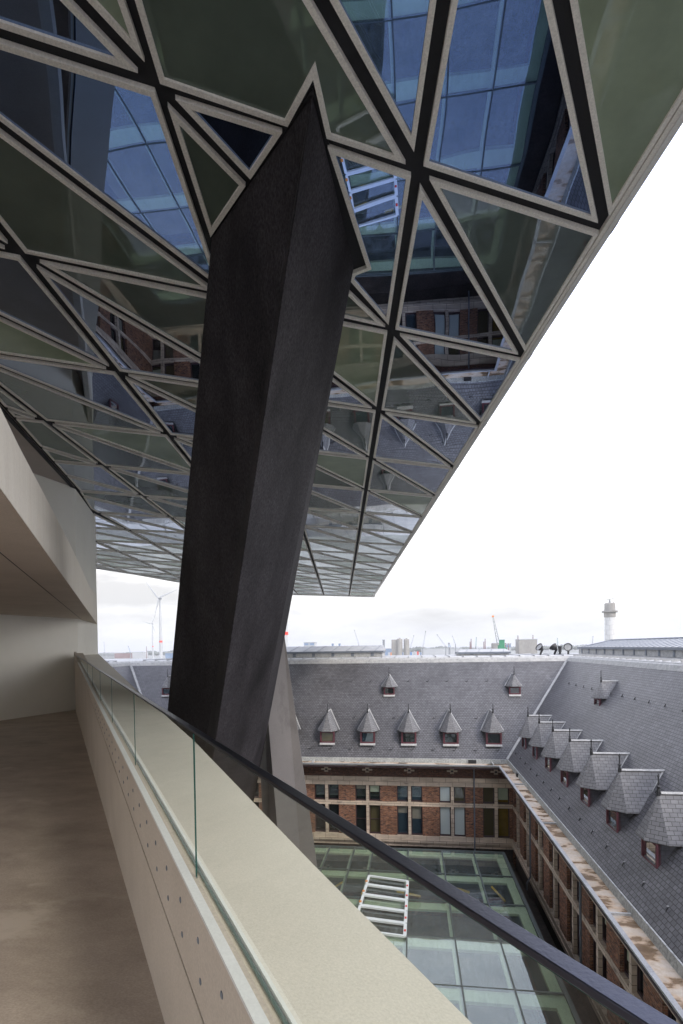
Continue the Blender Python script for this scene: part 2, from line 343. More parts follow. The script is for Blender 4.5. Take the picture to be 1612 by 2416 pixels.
# panels that are cut by the big column (outer frame corners on the soffit)
def S(px, py): v = at_z(px, py, HS); return np.array([v.x, v.y])
special = {('L', -1, -1): ('olive', None), ('U', -1, 0): ('clear', None), ('L', -1, 0): ('grey', None)}
CH, FW = .056, .046
def frame_mesh(outer, inner, fr, gl, gi=0):
    n = len(outer); z0 = HS; z1 = HS+.045
    for i in range(n):
        j = (i+1) % n; a, c, d, e = outer[i], outer[j], inner[j], inner[i]
        fr.poly([(*a, z0), (*e, z0), (*d, z0), (*c, z0)])
        fr.poly([(*e, z0), (*e, z1), (*d, z1), (*d, z0)])
        fr.poly([(*a, z0), (*c, z0), (*c, z1), (*a, z1)])
    if area(inner) > 0: gl.poly([(*p, HS+.022) for p in inner][::-1], gi)
kinds = {('U', 0, 0): 'grey', ('L', 0, 0): 'clear', ('U', 0, -1): 'greenp', ('L', 0, -1): 'clear', ('U', 0, 1): 'clear', ('L', 0, 1): 'grey',
 ('U', 0, 2): 'clear', ('L', 0, 2): 'clear', ('U', 0, 3): 'clear', ('L', 0, 3): 'grey', ('U', 0, 4): 'greenp', ('L', 0, 4): 'clear',
 ('U', 0, 5): 'clear', ('L', 0, 5): 'grey', ('U', -1, 0): 'clear', ('U', -1, -1): 'clear', ('L', -1, -1): 'olive', ('U', -1, 1): 'greenp', ('L', -1, 1): 'clear',
 ('U', -1, 2): 'grey', ('L', -1, 2): 'clear', ('U', -1, 3): 'greenp', ('L', -1, 3): 'olive', ('U', -1, 4): 'clear', ('L', -1, 4): 'grey',
 ('U', -2, 0): 'clear', ('L', -2, 0): 'olive', ('U', -2, -1): 'greenp', ('L', -2, -1): 'clear', ('U', -2, 1): 'grey', ('L', -2, 1): 'clear',
 ('U', -2, 2): 'olive', ('L', -2, 2): 'clear', ('U', -2, 3): 'grey', ('L', -2, 3): 'clear', ('U', -2, 4): 'greenp',
 ('U', -3, 1): 'clear', ('L', -3, 1): 'greenp', ('U', -3, 2): 'clear', ('L', -3, 2): 'grey', ('U', -3, 3): 'greenp', ('L', -3, 3): 'grey',
 ('U', -3, 4): 'clear', ('L', -3, 4): 'olive', ('U', -4, 2): 'grey', ('L', -4, 3): 'olive', ('U', -4, 3): 'olive', ('U', 0, -2): 'grey'}
panels = []
rk = random.Random(5)
for u in range(-12, 1):
    for k in range(-5, 22):
        for ty in 'UL':
            kd = kinds.get((ty, u, k)) or rk.choice(['clear', 'clear', 'grey', 'greenp', 'olive', 'clear'])
            tri = [node(u, k), node(u+1, k), node(u+1, k+1)] if ty == 'U' else [node(u, k), node(u+1, k+1), node(u, k+1)]
            if area(tri) < 0: tri = tri[::-1]
            c = sum(tri)/3
            if c[1] < -6: continue
            # cut at the left edge of the soffit
            seg = 0 if c[1] < 13.6 else (1 if c[1] < 16.3 else 2)
            poly = clip(tri, edgeL[seg], edgeL[seg+1], False)
            if c[1] > 20:
                for i in range(len(farL)-1):
                    if i == 0: poly = clip(poly, farL[0], farL[1], False) if len(poly) > 2 else poly
                    elif len(poly) > 2: poly = clip(poly, farL[i], farL[i+1], False)
            if len(poly) < 3: continue
            poly = tidy(poly)
            if len(poly) < 3 or abs(area(poly)) < .05: continue
            if (ty, u, k) in special: continue
            outer = inset(poly, CH); inner = inset(poly, CH+FW)
            for tol in (.25, .5, .8):
                if valid(poly, outer) and valid(poly, inner): break
                p2 = tidy(poly, tol)
                if len(p2) > 2: poly = p2; outer = inset(poly, CH); inner = inset(poly, CH+FW)
            if not valid(poly, outer): cc = sum(poly)/len(poly); outer = [p*.9+cc*.1 for p in poly]
            if not valid(poly, inner): inner = [sum(outer)/len(outer)*.9+p*.1 for p in outer]
            panels.append((kd, outer, inner, c))
def addp(kd, pts):
    if area(pts) < 0: pts = pts[::-1]
    panels.append((kd, pts, inset(pts, FW), sum(pts)/len(pts)))
nb = node(-1, 1)
top = node(-1, -1)
t3 = inset([node(-1, -1), node(0, 0), node(-1, 0)] if area([node(-1, -1), node(0, 0), node(-1, 0)]) > 0 else [node(-1, 0), node(0, 0), node(-1, -1)], CH)
ap, n00c, nm1c = None, None, None
# big olive panel with a notch round the column head
big = [S(378, 198), S(678.6, 300), S(739, 189), S(771, 327.5), S(957, 388)]
farther = min(t3, key=lambda p: p[1])
addp('olive', big+[farther])
addp('clear', [S(414, 235), S(666, 313.6), S(591, 424)])
addp('clear', [S(773.5, 349), S(970, 416), S(917, 767), S(826, 663), S(832, 646), S(866, 633)])
addp('olive', [S(396, 252), S(579.5, 439.6), S(497, 560)])
addp('grey', [S(796, 664), S(909, 772), S(640, 712)])
panels.sort(key=lambda q: math.hypot(q[3][0]+1, q[3][1]-2))
def inview(c):
    d = Vector((c[0], c[1], HS)); z = d.dot(fw)
    if z < .5: return False
    x = 806+F*d.dot(rt)/z; y = CY-F*d.dot(up2)/z
    return -150 < x < 1750 and -150 < y < 2400
vis = [q for q in panels if inview(q[3])]; rest = [q for q in panels if not inview(q[3])]
order = vis+rest
for kd, outer, inner, c in order[:96]:
    gl = MB(); fr = MB(); frame_mesh(outer, inner, fr, gl)
    if not gl.f: continue
    g = gl.build('glass_panel', kd, hang)
    f_ = fr.build('panel_frame', 'frame'); f_.parent = g; f_.location = (0, 0, 0)
fr = MB()
idx = {'clear': 1, 'grey': 2, 'greenp': 3, 'olive': 4}
for kd, outer, inner, c in order[96:]:
    g2 = MB(); frame_mesh(outer, inner, fr, g2)
    for fpts in g2.f: fr.poly([g2.v[i] for i in fpts], idx[kd])
tag(fr.build('distant_glass_panels', ['frame', 'clear', 'grey', 'greenp', 'olive'], hang), kind='stuff')
# dark backing in the joints
re0 = node(1, -5); re1 = node(1, 16.4)
outline = [tuple(re0), tuple(re1), (-3.287, 47.9), (-10.2, 43.9), (-15.8, 33.8), (-17.9, 27), (-11.2, 16.2), (-9.7, 13.65), (-7.9, 8.8), (-3.6, -2.5), (-1.3, -8)]
b = MB(); b.prism([(x, y) for x, y in outline], HS+.05, HS+.4); b.build('joint_backing', 'channel', hang)
# edge trim, running beside the outermost panels
ed = (re1-re0)/np.linalg.norm(re1-re0); en = np.array([ed[1], -ed[0]])
def EP(s, o, z): p = re0+ed*s+en*o; return (p[0], p[1], z)
Ln = np.linalg.norm(re1-re0)
b = MB()
for o0, o1, z0, z1, m in ((-.045, .005, HS-.004, HS+.05, 0), (.007, .065, HS-.012, HS+.10, 1), (.067, .085, HS+.01, HS+.16, 2)):
    b.hexa([EP(0, o0, z0), EP(Ln, o0, z0), EP(Ln, o1, z0), EP(0, o1, z0), EP(0, o0, z1), EP(Ln, o0, z1), EP(Ln, o1, z1), EP(0, o1, z1)], m)
for k in range(-5, 17):
    s = np.linalg.norm(node(1, k)-re0)
    b.hexa([EP(s-.28, .08, HS+.03), EP(s+.28, .08, HS+.03), EP(s+.06, .105, HS+.03), EP(s-.06, .105, HS+.03), EP(s-.28, .08, HS+.14), EP(s+.28, .08, HS+.14), EP(s+.06, .105, HS+.14), EP(s-.06, .105, HS+.14)], 2)
b.build('edge_trim', ['frame', 'trim', 'channel'], hang)
b = MB()
fl = [(-17.9, 23.3), (-15.774, 33.761), (-10.2, 43.9), (-3.287, 47.92)]
for p, q in zip(fl, fl[1:]):
    b.hexa([(p[0], p[1], HS-.03), (q[0], q[1], HS-.03), (q[0], q[1]+.12, HS-.03), (p[0]-.05, p[1]+.12, HS-.03), (p[0], p[1], HS+.2), (q[0], q[1], HS+.2), (q[0], q[1]+.12, HS+.2), (p[0]-.05, p[1]+.12, HS+.2)])
b.build('far_edge_trim', 'trim', hang)
# body above the soffit
body = [(p[0]*.99-.1, p[1]) for p in outline]
b = MB(); b.prism(body, HS+.41, HS+9); b.build('facade', 'upglass', hang)
# plaster ceiling strip beside the soffit
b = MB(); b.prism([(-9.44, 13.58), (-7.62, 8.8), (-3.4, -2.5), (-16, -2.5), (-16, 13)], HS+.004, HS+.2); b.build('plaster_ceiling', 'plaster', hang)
b = MB(); b.hexa([(-9.43, 13.6, HS-.03), (-7.6, 8.8, HS-.03), (-7.68, 8.77, HS-.03), (-9.51, 13.57, HS-.03), (-9.43, 13.6, HS+.003), (-7.6, 8.8, HS+.003), (-7.68, 8.77, HS+.003), (-9.51, 13.57, HS+.003)])
b.hexa([(-7.6, 8.8, HS-.03), (-3.3, -2.5, HS-.03), (-3.38, -2.53, HS-.03), (-7.68, 8.77, HS-.03), (-7.6, 8.8, HS+.003), (-3.3, -2.5, HS+.003), (-3.38, -2.53, HS+.003), (-7.68, 8.77, HS+.003)])
b.build('shadow_gap_trim', 'channel', hang)

# ================================================================== COLUMN
tl, ta, tr = at_z(499, 560, HS+.02), at_z(738, 222, HS+.02), at_z(836, 628, HS+.02)
ml, ma_, mr_ = at_y(408.7, 1530, 7.7), at_y(542, 1530, 6.0), at_y(667, 1530, 8.4)
def ext(a, c, z): return a+(c-a)*((z-a.z)/(c.z-a.z))
tb = Vector((tl.x+.4, tr.y+.9, HS+.02)); mb_ = (ml+mr_)/2+Vector((0, 1.1, 0))
colm = empty('leaning_column', (-4, 12, GZ), 'massive dark concrete column leaning up into the glass underside, with a second splayed leg', 'column')
b = MB(); b.loft([ext(tl, ml, GZ), ext(ta, ma_, GZ), ext(tr, mr_, GZ)], [tl, ta, tr]); bevel(b.build('shaft', 'colm', colm), .012, 2)
l1a, l1b = at_y(614, 1478, 9.3), at_y(654.6, 1958, 8.9)
l2a, l2b = at_y(669, 1478, 9.9), at_y(738.5, 1968, 9.5)
l3a, l3b = at_y(596, 1478, 10.6), at_y(621.5, 1958, 10.2)
l4a = l2a+Vector((-.25, 1.2, 0)); l4b = l2b+Vector((-.25, 1.2, 0))
b = MB(); b.loft([ext(l3a, l3b, GZ), ext(l1a, l1b, GZ), ext(l2a, l2b, GZ)], [l3a, l1a, l2a]); bevel(b.build('splayed_leg', 'leg', colm), .015, 2)
# dark collar in the soffit round the column head
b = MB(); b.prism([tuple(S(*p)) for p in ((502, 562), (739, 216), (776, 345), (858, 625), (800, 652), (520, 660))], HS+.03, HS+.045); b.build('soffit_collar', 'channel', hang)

# ================================================================== TERRACE
nO = Vector((.804, .595, 0)); tO = Vector((-.595, .804, 0)); foot = nO*.376
def K(s, off, z): p = foot+tO*s+nO*off; return Vector((p.x, p.y, z))
S0, S1 = -2.5, 16.15
def yk(s): return .224+.804*s
def ztop(s): return -.907+.0615*yk(s)
def zrail(s): return -.318+.0163*yk(s)
b = MB(); b.prism([(-1.0-.0, -3), tuple(K(S0, .02, 0).xy), tuple(K(S1, .02, 0).xy), (-9.6, 13.6), (-16, 13.6), (-16, -3)], -1.95, -1.65)
tf = noisy('terrace_floor_concrete', (.31, .255, .205), (.49, .415, .345), 1.5, .55, 75, .22, .3, c3=(.46, .395, .33), stretch=(1, 1.7, 1))
tag(b.build('terrace_floor', tf), kind='structure')
par = empty('concrete_parapet', tuple(K(4, 0, -1.65)), 'beige concrete parapet with a wide pale sloping coping running along the terrace', 'parapet')
# inner kerb with a recessed groove
def zg(s): return -1.20+.098*(yk(s)-1.2)
b = MB()
ss = [S0, 0, 4, 8, 12, S1]
for a, c in zip(ss, ss[1:]):
    b.hexa([K(a, 0, -1.66), K(a, .22, -1.66), K(c, .22, -1.66), K(c, 0, -1.66), K(a, 0, zg(a)-.02), K(a, .22, zg(a)-.02), K(c, .22, zg(c)-.02), K(c, 0, zg(c)-.02)])
b.build('lower_kerb', 'kerb', par)
b = MB()
for a, c in zip(ss, ss[1:]):
    b.hexa([K(a, -.006, zg(a)+.016), K(a, .05, zg(a)+.016), K(c, .05, zg(c)+.016), K(c, -.006, zg(c)+.016), K(a, -.006, ztop(a)-.012), K(a, .05, ztop(a)-.012), K(c, .05, ztop(c)-.012), K(c, -.006, ztop(c)-.012)])
b.build('kerb_cladding', 'kerb', par)
b = MB()
for a, c in zip(ss, ss[1:]):
    b.hexa([K(a, .006, zg(a)-.019), K(a, .045, zg(a)-.019), K(c, .045, zg(c)-.019), K(c, .006, zg(c)-.019), K(a, .006, zg(a)+.015), K(a, .045, zg(a)+.015), K(c, .045, zg(c)+.015), K(c, .006, zg(c)+.015)])
b.build('groove', noisy('groove_joint', (.16, .13, .10), (.21, .17, .135), 3, .9, 60, .2, .2), par)  # brown strip carries the groove's shading as colour
b = MB()
for a, c in zip(ss, ss[1:]):
    b.hexa([K(a, -.009, ztop(a)-.011), K(a, .021, ztop(a)-.011), K(c, .021, ztop(c)-.011), K(c, -.009, ztop(c)-.011), K(a, -.009, ztop(a)), K(a, .021, ztop(a)), K(c, .021, ztop(c)), K(c, -.009, ztop(c))])
b.build('top_strip', 'strip', par)
s = .55
while s < 7:
    for dz in (0, 1):
        zz = zg(s)+(ztop(s)-zg(s))*(.34+.34*dz)
        h = MB(); h.lathe(K(s+dz*.02, -.0065, zz), [(.011, 0), (.011, .0015), (.006, .0035)], 0, 12, tuple(-nO)); h.build('bolt_cap', 'pipe', par)  # grey disc imitates the dark of a recessed bolt hole
    s += .27
# coping: a plane falling outwards
pc, pa, pb = -.822, -.199, -.0857
def zc(x, y): return pc+pa*x+pb*y
inn = [K(s, .075, 0) for s in (S0, 0, 4, 8, 12, S1)]
out_px = [(1115, 2416), (740, 2040), (457, 1747), (324, 1629)]
outp = [at_plane(px, py, pc, pa, pb) for px, py in out_px]
dn = (outp[0]-outp[1]); outp = [outp[0]+dn*2.2]+outp+[Vector((P2[0]+.02, P2[1], 0))]
ringx = [(p.x, p.y) for p in inn]+[(-9.36, 13.5), (P2[0]-.3, P2[1])]+[(p.x, p.y) for p in outp[::-1]]
b = MB(); top_ = [(x, y, zc(x, y)) for x, y in ringx]; bot_ = [(x, y, zc(x, y)-.9) for x, y in ringx]
b.loft(bot_, top_)
weld(b.build('coping', 'ledge', par))
b = MB()
for o0, o1, h, m in ((.050, .062, .006, 0), (.064, .074, .014, 1)):
    for a, c in zip(ss, ss[1:]):
        q = lambda s_, o_, z_: K(s_, o_, ztop(s_)+z_)
        b.hexa([q(a, o0, -.05), q(a, o1, -.05), q(c, o1, -.05), q(c, o0, -.05), q(a, o0, -.012+h), q(a, o1, -.012+h), q(c, o1, -.012+h), q(c, o0, -.012+h)], m)
b.build('glazing_gasket', ['glassedge', 'strip'], par)
# outer body of the terrace below the coping
b = MB(); b.loft([(x, y, GZ) for x, y in ringx], [(x*1.0, y, zc(x, y)-.901) for x, y in ringx]); b.build('lower_body', 'wall', par)

# balustrade
bal = empty('glass_balustrade', tuple(K(3, .038, ztop(3))), 'frameless green-tinted glass balustrade with a dark flat metal handrail, standing on the parapet', 'balustrade')
def s_of(px, py):      # foot of a glass joint seen on the rail line
    r = ray(px, py); kk = .376+.038
    p = r*(kk/r.dot(nO)); return p.dot(tO)
joints = [S0, -.15, s_of(457, 1722), s_of(316, 1628), s_of(263, 1601), s_of(236, 1582), s_of(218, 1571), s_of(206, 1562), S1]
for a, c in zip(joints, joints[1:]):
    a += .006; c -= .006
    g = MB(); g.hexa([K(a, .032, ztop(a)-.03), K(a, .044, ztop(a)-.03), K(c, .044, ztop(c)-.03), K(c, .032, ztop(c)-.03), K(a, .032, zrail(a)), K(a, .044, zrail(a)), K(c, .044, zrail(c)), K(c, .032, zrail(c))])
    # keep only outer face to avoid double tint
    gm = MB(); gm.poly([K(a, .038, ztop(a)-.03), K(c, .038, ztop(c)-.03), K(c, .038, zrail(c)), K(a, .038, zrail(a))])
    go = gm.build('glass_pane', 'railglass', bal)
    for q in (a, c):
        ee = MB()
        ee.hexa([K(q-.0008, .0365, ztop(q)-.03), K(q-.0008, .0395, ztop(q)-.03), K(q+.0008, .0395, ztop(q)-.03), K(q+.0008, .0365, ztop(q)-.03), K(q-.0008, .0365, zrail(q)), K(q-.0008, .0395, zrail(q)), K(q+.0008, .0395, zrail(q)), K(q+.0008, .0365, zrail(q))])
        eo = ee.build('pane_edge', 'glassedge'); eo.parent = go; eo.location = (0, 0, 0)
b = MB()
for a, c in ((S0, S1),):
    b.hexa([K(a, .0265, zrail(a)), K(a, .050, zrail(a)), K(c, .050, zrail(c)), K(c, .0265, zrail(c)), K(a, .0265, zrail(a)+.009), K(a, .050, zrail(a)+.009), K(c, .050, zrail(c)+.009), K(c, .0265, zrail(c)+.009)])
bevel(b.build('handrail', 'darkmetal', bal), .0015, 2)
b = MB(); b.hexa([K(S0, .034, zrail(S0)-.006), K(S0, .043, zrail(S0)-.006), K(S1, .043, zrail(S1)-.006), K(S1, .034, zrail(S1)-.006), K(S0, .034, zrail(S0)-.0005), K(S0, .043, zrail(S0)-.0005), K(S1, .043, zrail(S1)-.0005), K(S1, .034, zrail(S1)-.0005)])
b.build('rail_channel', 'glassedge', bal)

# terrace end wall
P0 = (-9.9, 11.2)
wl = empty('terrace_end_wall', (-9.6, 13, -1.65), 'smooth beige rendered wall closing the far end of the terrace', 'wall')
b = MB(); b.prism([P1, P2, (-15, 19), (-17, 13), (-17, -2), (-11.5, -2), P0][::-1], GZ, HS-.002); weld(b.build('wall_body', 'wall', wl))
# concrete beam / slab edge of the storey above
bm = empty('concrete_beam', (-6, 8, .93), 'sloping beige concrete beam with brown underside crossing over the terrace at upper left', 'beam')
zu = .93
def bx_(y): return -.609*(y-6.624)-4.716
prof = [(-1.5, 1.40), (3.2, 1.41), (4.9, 1.48), (7.6, 1.57), (12.4, 1.62), (16.45, 1.98)]
b = MB()
for (y0, z0), (y1, z1) in zip(prof, prof[1:]):
    b.poly([(bx_(y0), y0, zu), (bx_(y1), y1, zu), (bx_(y1), y1, z1), (bx_(y0), y0, z0)])
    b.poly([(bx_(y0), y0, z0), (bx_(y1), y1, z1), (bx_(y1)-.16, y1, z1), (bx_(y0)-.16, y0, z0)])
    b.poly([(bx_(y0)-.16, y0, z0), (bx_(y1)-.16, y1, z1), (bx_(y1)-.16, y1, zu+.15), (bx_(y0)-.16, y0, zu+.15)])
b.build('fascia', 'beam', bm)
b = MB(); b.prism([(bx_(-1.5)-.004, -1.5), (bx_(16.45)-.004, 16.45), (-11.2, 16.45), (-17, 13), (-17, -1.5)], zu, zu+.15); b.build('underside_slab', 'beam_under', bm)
b = MB()
pA, pB = at_z(0, 1303, zu), at_z(193, 1462, zu); dd = (pA-pB).normalized(); nn = Vector((-dd.y, dd.x, 0))*.006
q0 = pB+dd*.2; q1 = pA+dd*6
b.poly([(q0-nn)-Vector((0, 0, .002)), (q1-nn)-Vector((0, 0, .002)), (q1+nn)-Vector((0, 0, .002)), (q0+nn)-Vector((0, 0, .002))]); b.build('seam', 'channel', bm)

# ================================================================== COURTYARD BUILDING
cb = empty('courtyard_building', (0, 34, GZ), 'old brick and stone office wings with steep slate roofs and dormers around the glazed courtyard', 'building')
XW, YW = 6.393, 34.44            # wall faces
XG, YG = 5.33, 33.11             # gutter outer edges
XI, YI = 6.05, 34.05             # foot of the slates
XR, YR = 11.2, 39.14             # top of the slates
XL = -17.5                       # foot of left slates (mirror side)
XLG, XLW, XLR = -16.8, -17.85, -22.65
zE, zT = -7.38, -1.2
Y0 = -12.0
b = MB()
b.poly([(XI, YI, zE), (XI, Y0, zE), (XR, Y0, zT), (XR, YR, zT)][::-1])
b.build('right_roof_slope', 'slate', cb)
b = MB(); b.poly([(XL, YI, zE), (XI, YI, zE), (XR, YR, zT), (XLR, YR, zT)]); b.build('back_roof_slope', 'slate', cb)
b = MB(); b.poly([(XL, Y0, zE), (XL, YI, zE), (XLR, YR, zT), (XLR, Y0, zT)][::1]); b.build('left_roof_slope', 'slate', cb)
# valley flashing strips (a few mm proud)
def strip3(a, c, wdt, nrm1, nrm2, m='zincpale', name='valley_flashing'):
    a = Vector(a); c = Vector(c); d = (c-a).normalized(); b = MB()
    for nr in (Vector(nrm1).normalized(), Vector(nrm2).normalized()):
        side = nr.cross(d).normalized()
        for sg in (1, -1):
            o = side*sg*wdt
            mid = (a+c)/2+o
            b_ok = True
            # keep the half that lies over its own slope
            if nr is None: b_ok = False
            b.poly([a+nr*.03, c+nr*.03, c+o+nr*.03, a+o+nr*.03])
    return b.build(name, m, cb)
ns = (-(zT-zE), 0, XR-XI); nbk = (0, -(zT-zE), YR-YI); nl = ((zT-zE), 0, XL-XLR)
def valley(a, c, n1, d1, n2, d2, wdt=.13):
    a = Vector(a); c = Vector(c); b = MB()
    for n_, d_ in ((n1, d1), (n2, d2)):
        n_ = Vector(n_).normalized(); d = (c-a).normalized(); side = n_.cross(d).normalized()
        if side.dot(Vector(d_)) < 0: side = -side
        b.poly([a+n_*.02, c+n_*.02, c+side*wdt+n_*.02, a+side*wdt+n_*.02])
    return b.build('valley_flashing', 'zincpale', cb)
valley((XI, YI, zE), (XR, YR, zT), ns, (0, -1, 0), nbk, (-1, 0, 0))
valley((XL, YI, zE), (XLR, YR, zT), nl, (0, -1, 0), nbk, (1, 0, 0))
# gutters
def zbox(b, x0, x1, y0, y1, z0, z1, m=0): b.box(x0, x1, y0, y1, z0, z1, m)
b = MB()
zbox(b, XG, XG+.10, Y0, YG-.0, -7.66, -7.55); zbox(b, XLG-.10, XLG, Y0, YG, -7.66, -7.55)
zbox(b, XLG-.10, XG+.10, YG+.001, YG+.10, -7.663, -7.553)
zbox(b, XG-.04, XG, Y0, YG-.04, -7.60, -7.54); zbox(b, XLG, XG-.04, YG-.04, YG, -7.60, -7.54)
b.build('gutter_rim', 'zinc', cb)
b = MB()
zbox(b, XG+.10, XI-.05, Y0, YI-.05, -7.72, -7.63)
gb = b.build('side_gutter', 'gutter', cb)
b = MB(); zbox(b, XLG-.10, XG+.099, YG+.10, YI-.05, -7.72, -7.634); zbox(b, XL+.05, XLG-.10, Y0, YG+.10, -7.72, -7.634); b.build('back_gutter', 'gutter', cb)
b = MB()
b.hexa([(XI-.07, Y0, -7.64), (XI+.04, Y0, -7.64), (XI+.04, YI-.07, -7.64), (XI-.07, YI-.07, -7.64), (XI-.03, Y0, -7.36), (XI+.02, Y0, -7.36), (XI+.02, YI-.03, -7.36), (XI-.03, YI-.03, -7.36)])
b.hexa([(XL+.07, YI-.07, -7.642), (XI-.07, YI-.07, -7.642), (XI-.07, YI+.04, -7.642), (XL+.07, YI+.04, -7.642), (XL+.03, YI-.03, -7.357), (XI-.03, YI-.03, -7.357), (XI-.03, YI+.02, -7.357), (XL+.03, YI+.02, -7.357)])
y = Y0
b.build('gutter_upstand', 'upstand', cb)
b = MB()
for yy in (28.95, 22.7, 15.2): zbox(b, XG+.10, XI-.05, yy, yy+.06, -7.63, -7.56)
for xx in (-6.6, 5.0): zbox(b, xx, xx+.06, YG+.1, YI-.07, -7.634, -7.5)
b.build('gutter_joint', 'zincpale', cb)
b = MB(); zbox(b, 3.55, 4.05, YI-.12, YI-.045, -7.63, -7.40); zbox(b, XI-.13, XI-.045, 30.6, 30.9, -7.63, -7.42); b.build('outlet_box', 'iron', cb)
b = MB()                                   # boarded soffit under the gutter
zbox(b, XG+.03, XW+.1, Y0, YW-.0, -7.80, -7.73); zbox(b, XLG-.03, XG+.03, YG+.04, YW+.1, -7.802, -7.732); zbox(b, XLW-.1, XLG-.03, Y0, YG+.04, -7.80, -7.73)
b.build('eaves_board', 'maroondark', cb)

# walls
def facade(O, U, Nn, u0, u1, centres, pane_pick, ztop_=-7.74, skipw=()):
    O = Vector(O); U = Vector(U); Nn = Vector(Nn)
    def P(u, n, z): q = O+U*u+Nn*n; return (q.x, q.y, z)
    def bx(b, ua, ub, na, nb_, za, zb_, m=0): b.hexa([P(ua, na, za), P(ub, na, za), P(ub, nb_, za), P(ua, nb_, za), P(ua, na, zb_), P(ub, na, zb_), P(ub, nb_, zb_), P(ua, nb_, zb_)], m)
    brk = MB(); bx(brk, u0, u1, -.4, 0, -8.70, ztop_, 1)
    st = MB()
    bx(st, u0, u1, -.4, .03, -8.93, -8.70); bx(st, u0, u1, -.4, .07, -9.02, -8.932); bx(st, u0, u1, -.4, .035, -9.292, -9.022)
    bx(st, u0, u1, -.4, .07, -12.86, -12.612); bx(st, u0, u1, -.4, .12, -13.03, -12.862); bx(st, u0, u1, -.4, -.02, -13.34, -13.032)
    dk = MB(); bx(dk, u0, u1, -.4, -.15, -15.2, -13.342)
    edges = [u0]
    for c in centres: edges += [c-.84, c+.84]
    edges.append(u1)
    for i in range(0, len(edges), 2):
        a, c = edges[i], edges[i+1]
        bx(brk, a, c, -.4, 0, -10.385, -9.294); bx(brk, a, c, -.4, 0, -12.61, -10.64); bx(st, a, c, -.4, .012, -10.638, -10.387)
    for c in centres:
        bx(st, c-.095, c+.095, -.3, .02, -10.385, -9.294); bx(st, c-.095, c+.095, -.3, .02, -12.61, -10.64); bx(st, c-.838, c+.838, -.3, .022, -10.637, -10.388)
        for sg in (-1, 1):
            for (za, zb_, row) in ((-10.384, -9.296, 0), (-12.608, -10.642, 1)):
                ua, ub = (c+.097, c+.838) if sg > 0 else (c-.838, c-.097)
                wf = MB(); t_ = .06
                bx(wf, ua, ub, -.24, -.13, za, za+t_+.03); bx(wf, ua, ub, -.24, -.13, zb_-t_, zb_); bx(wf, ua, ua+t_, -.24, -.13, za+t_+.03, zb_-t_); bx(wf, ub-t_, ub, -.24, -.13, za+t_+.03, zb_-t_)
                if row: bx(wf, ua+t_, ub-t_, -.235, -.16, (za+zb_)/2-.02, (za+zb_)/2+.02) if pane_pick(c, sg, row, True) else None
                wo_ = wf.build('window', 'maroondark', cb)
                pn = MB(); pn.poly([P(ua+t_, -.20, za+t_), P(ub-t_, -.20, za+t_), P(ub-t_, -.20, zb_-t_), P(ua+t_, -.20, zb_-t_)])
                if row == 0: pass
                po = pn.build('pane', pane_pick(c, sg, row, False)); po.parent = wo_; po.location = (0, 0, 0)
                if rblind.random() < .34:
                    hh = rblind.choice([.25, .45, .6, .8])*(zb_-za-2*t_); bl = MB(); bx(bl, ua+t_+.01, ub-t_-.01, -.199, -.192, zb_-t_-hh, zb_-t_); bo = bl.build('blind', rblind.choice(['blindm', 'blindm', 'sage'])); bo.parent = wo_; bo.location = (0, 0, 0)
    # cross-shaped stone ornaments in the frieze
    for c in centres:
        o = MB(); 
        for (du, dz, w_, h_) in ((0, .12, .13, .05), (-.21, .02, .13, .055), (.21, .02, .13, .055), (0, -.11, .13, .05)):
            bx(o, c+du-w_, c+du+w_, -.01, .012+.001*(du != 0), -8.28+dz-h_, -8.28+dz+h_)
        o.build('frieze_ornament', 'stone', cb)
        h = MB(); bx(h, c-.06, c+.06, -.01, .016, -8.31, -8.21); h.build('frieze_vent', 'iron', cb)
    nm = 'brick_wall'
    brk.build(nm, ['brick', 'brickd'], cb); st.build('stone_dressing', 'stone', cb); dk.build('wall_foot', 'mud', cb)
    # wall down to the ground
rp = random.Random(11); rblind = random.Random(21)
M['blindm'] = noisy('roller_blind', (.17, .165, .13), (.22, .21, .17), 3, .9, 30, .1, .1)
def pick_back(c, sg, row, bar):
    k = round((c+.25)/2.8)
    if bar: return k in (-1, -2) or k < -3
    if k == 1: return 'wwhite' if not (row == 0 and sg > 0) else 'wolive'
    if k == 2: return 'wamber' if sg > 0 else 'wolive'
    if k == 0: return 'wteal'
    return rp.choice(['wdark', 'wolive', 'wdark'])
def pick_side(c, sg, row, bar):
    if bar: return False
    return rp.choice(['wdark', 'wdark', 'wolive'])
facade((0, YW, 0), (1, 0, 0), (0, -1, 0), XLW, XW, [-.25+2.8*k for k in range(-6, 3)], pick_back)
facade((XW, 0, 0), (0, 1, 0), (-1, 0, 0), Y0, YW-.0, [30.28-2.8*k for k in range(8, -2, -1)], pick_side)
facade((XLW, 0, 0), (0, 1, 0), (1, 0, 0), Y0, YW, [30.28-2.8*k for k in range(4, -1, -1)], pick_side)
b = MB(); b.box(XLW-12, XW+12, YW+.45, YW+14, GZ, -7.9); b.box(XW+.45, XW+13, Y0, YW+.4, GZ, -7.9); b.box(XLW-13, XLW-.45, Y0, YW+.4, GZ, -7.9); b.build('wing_body', 'brick', cb)
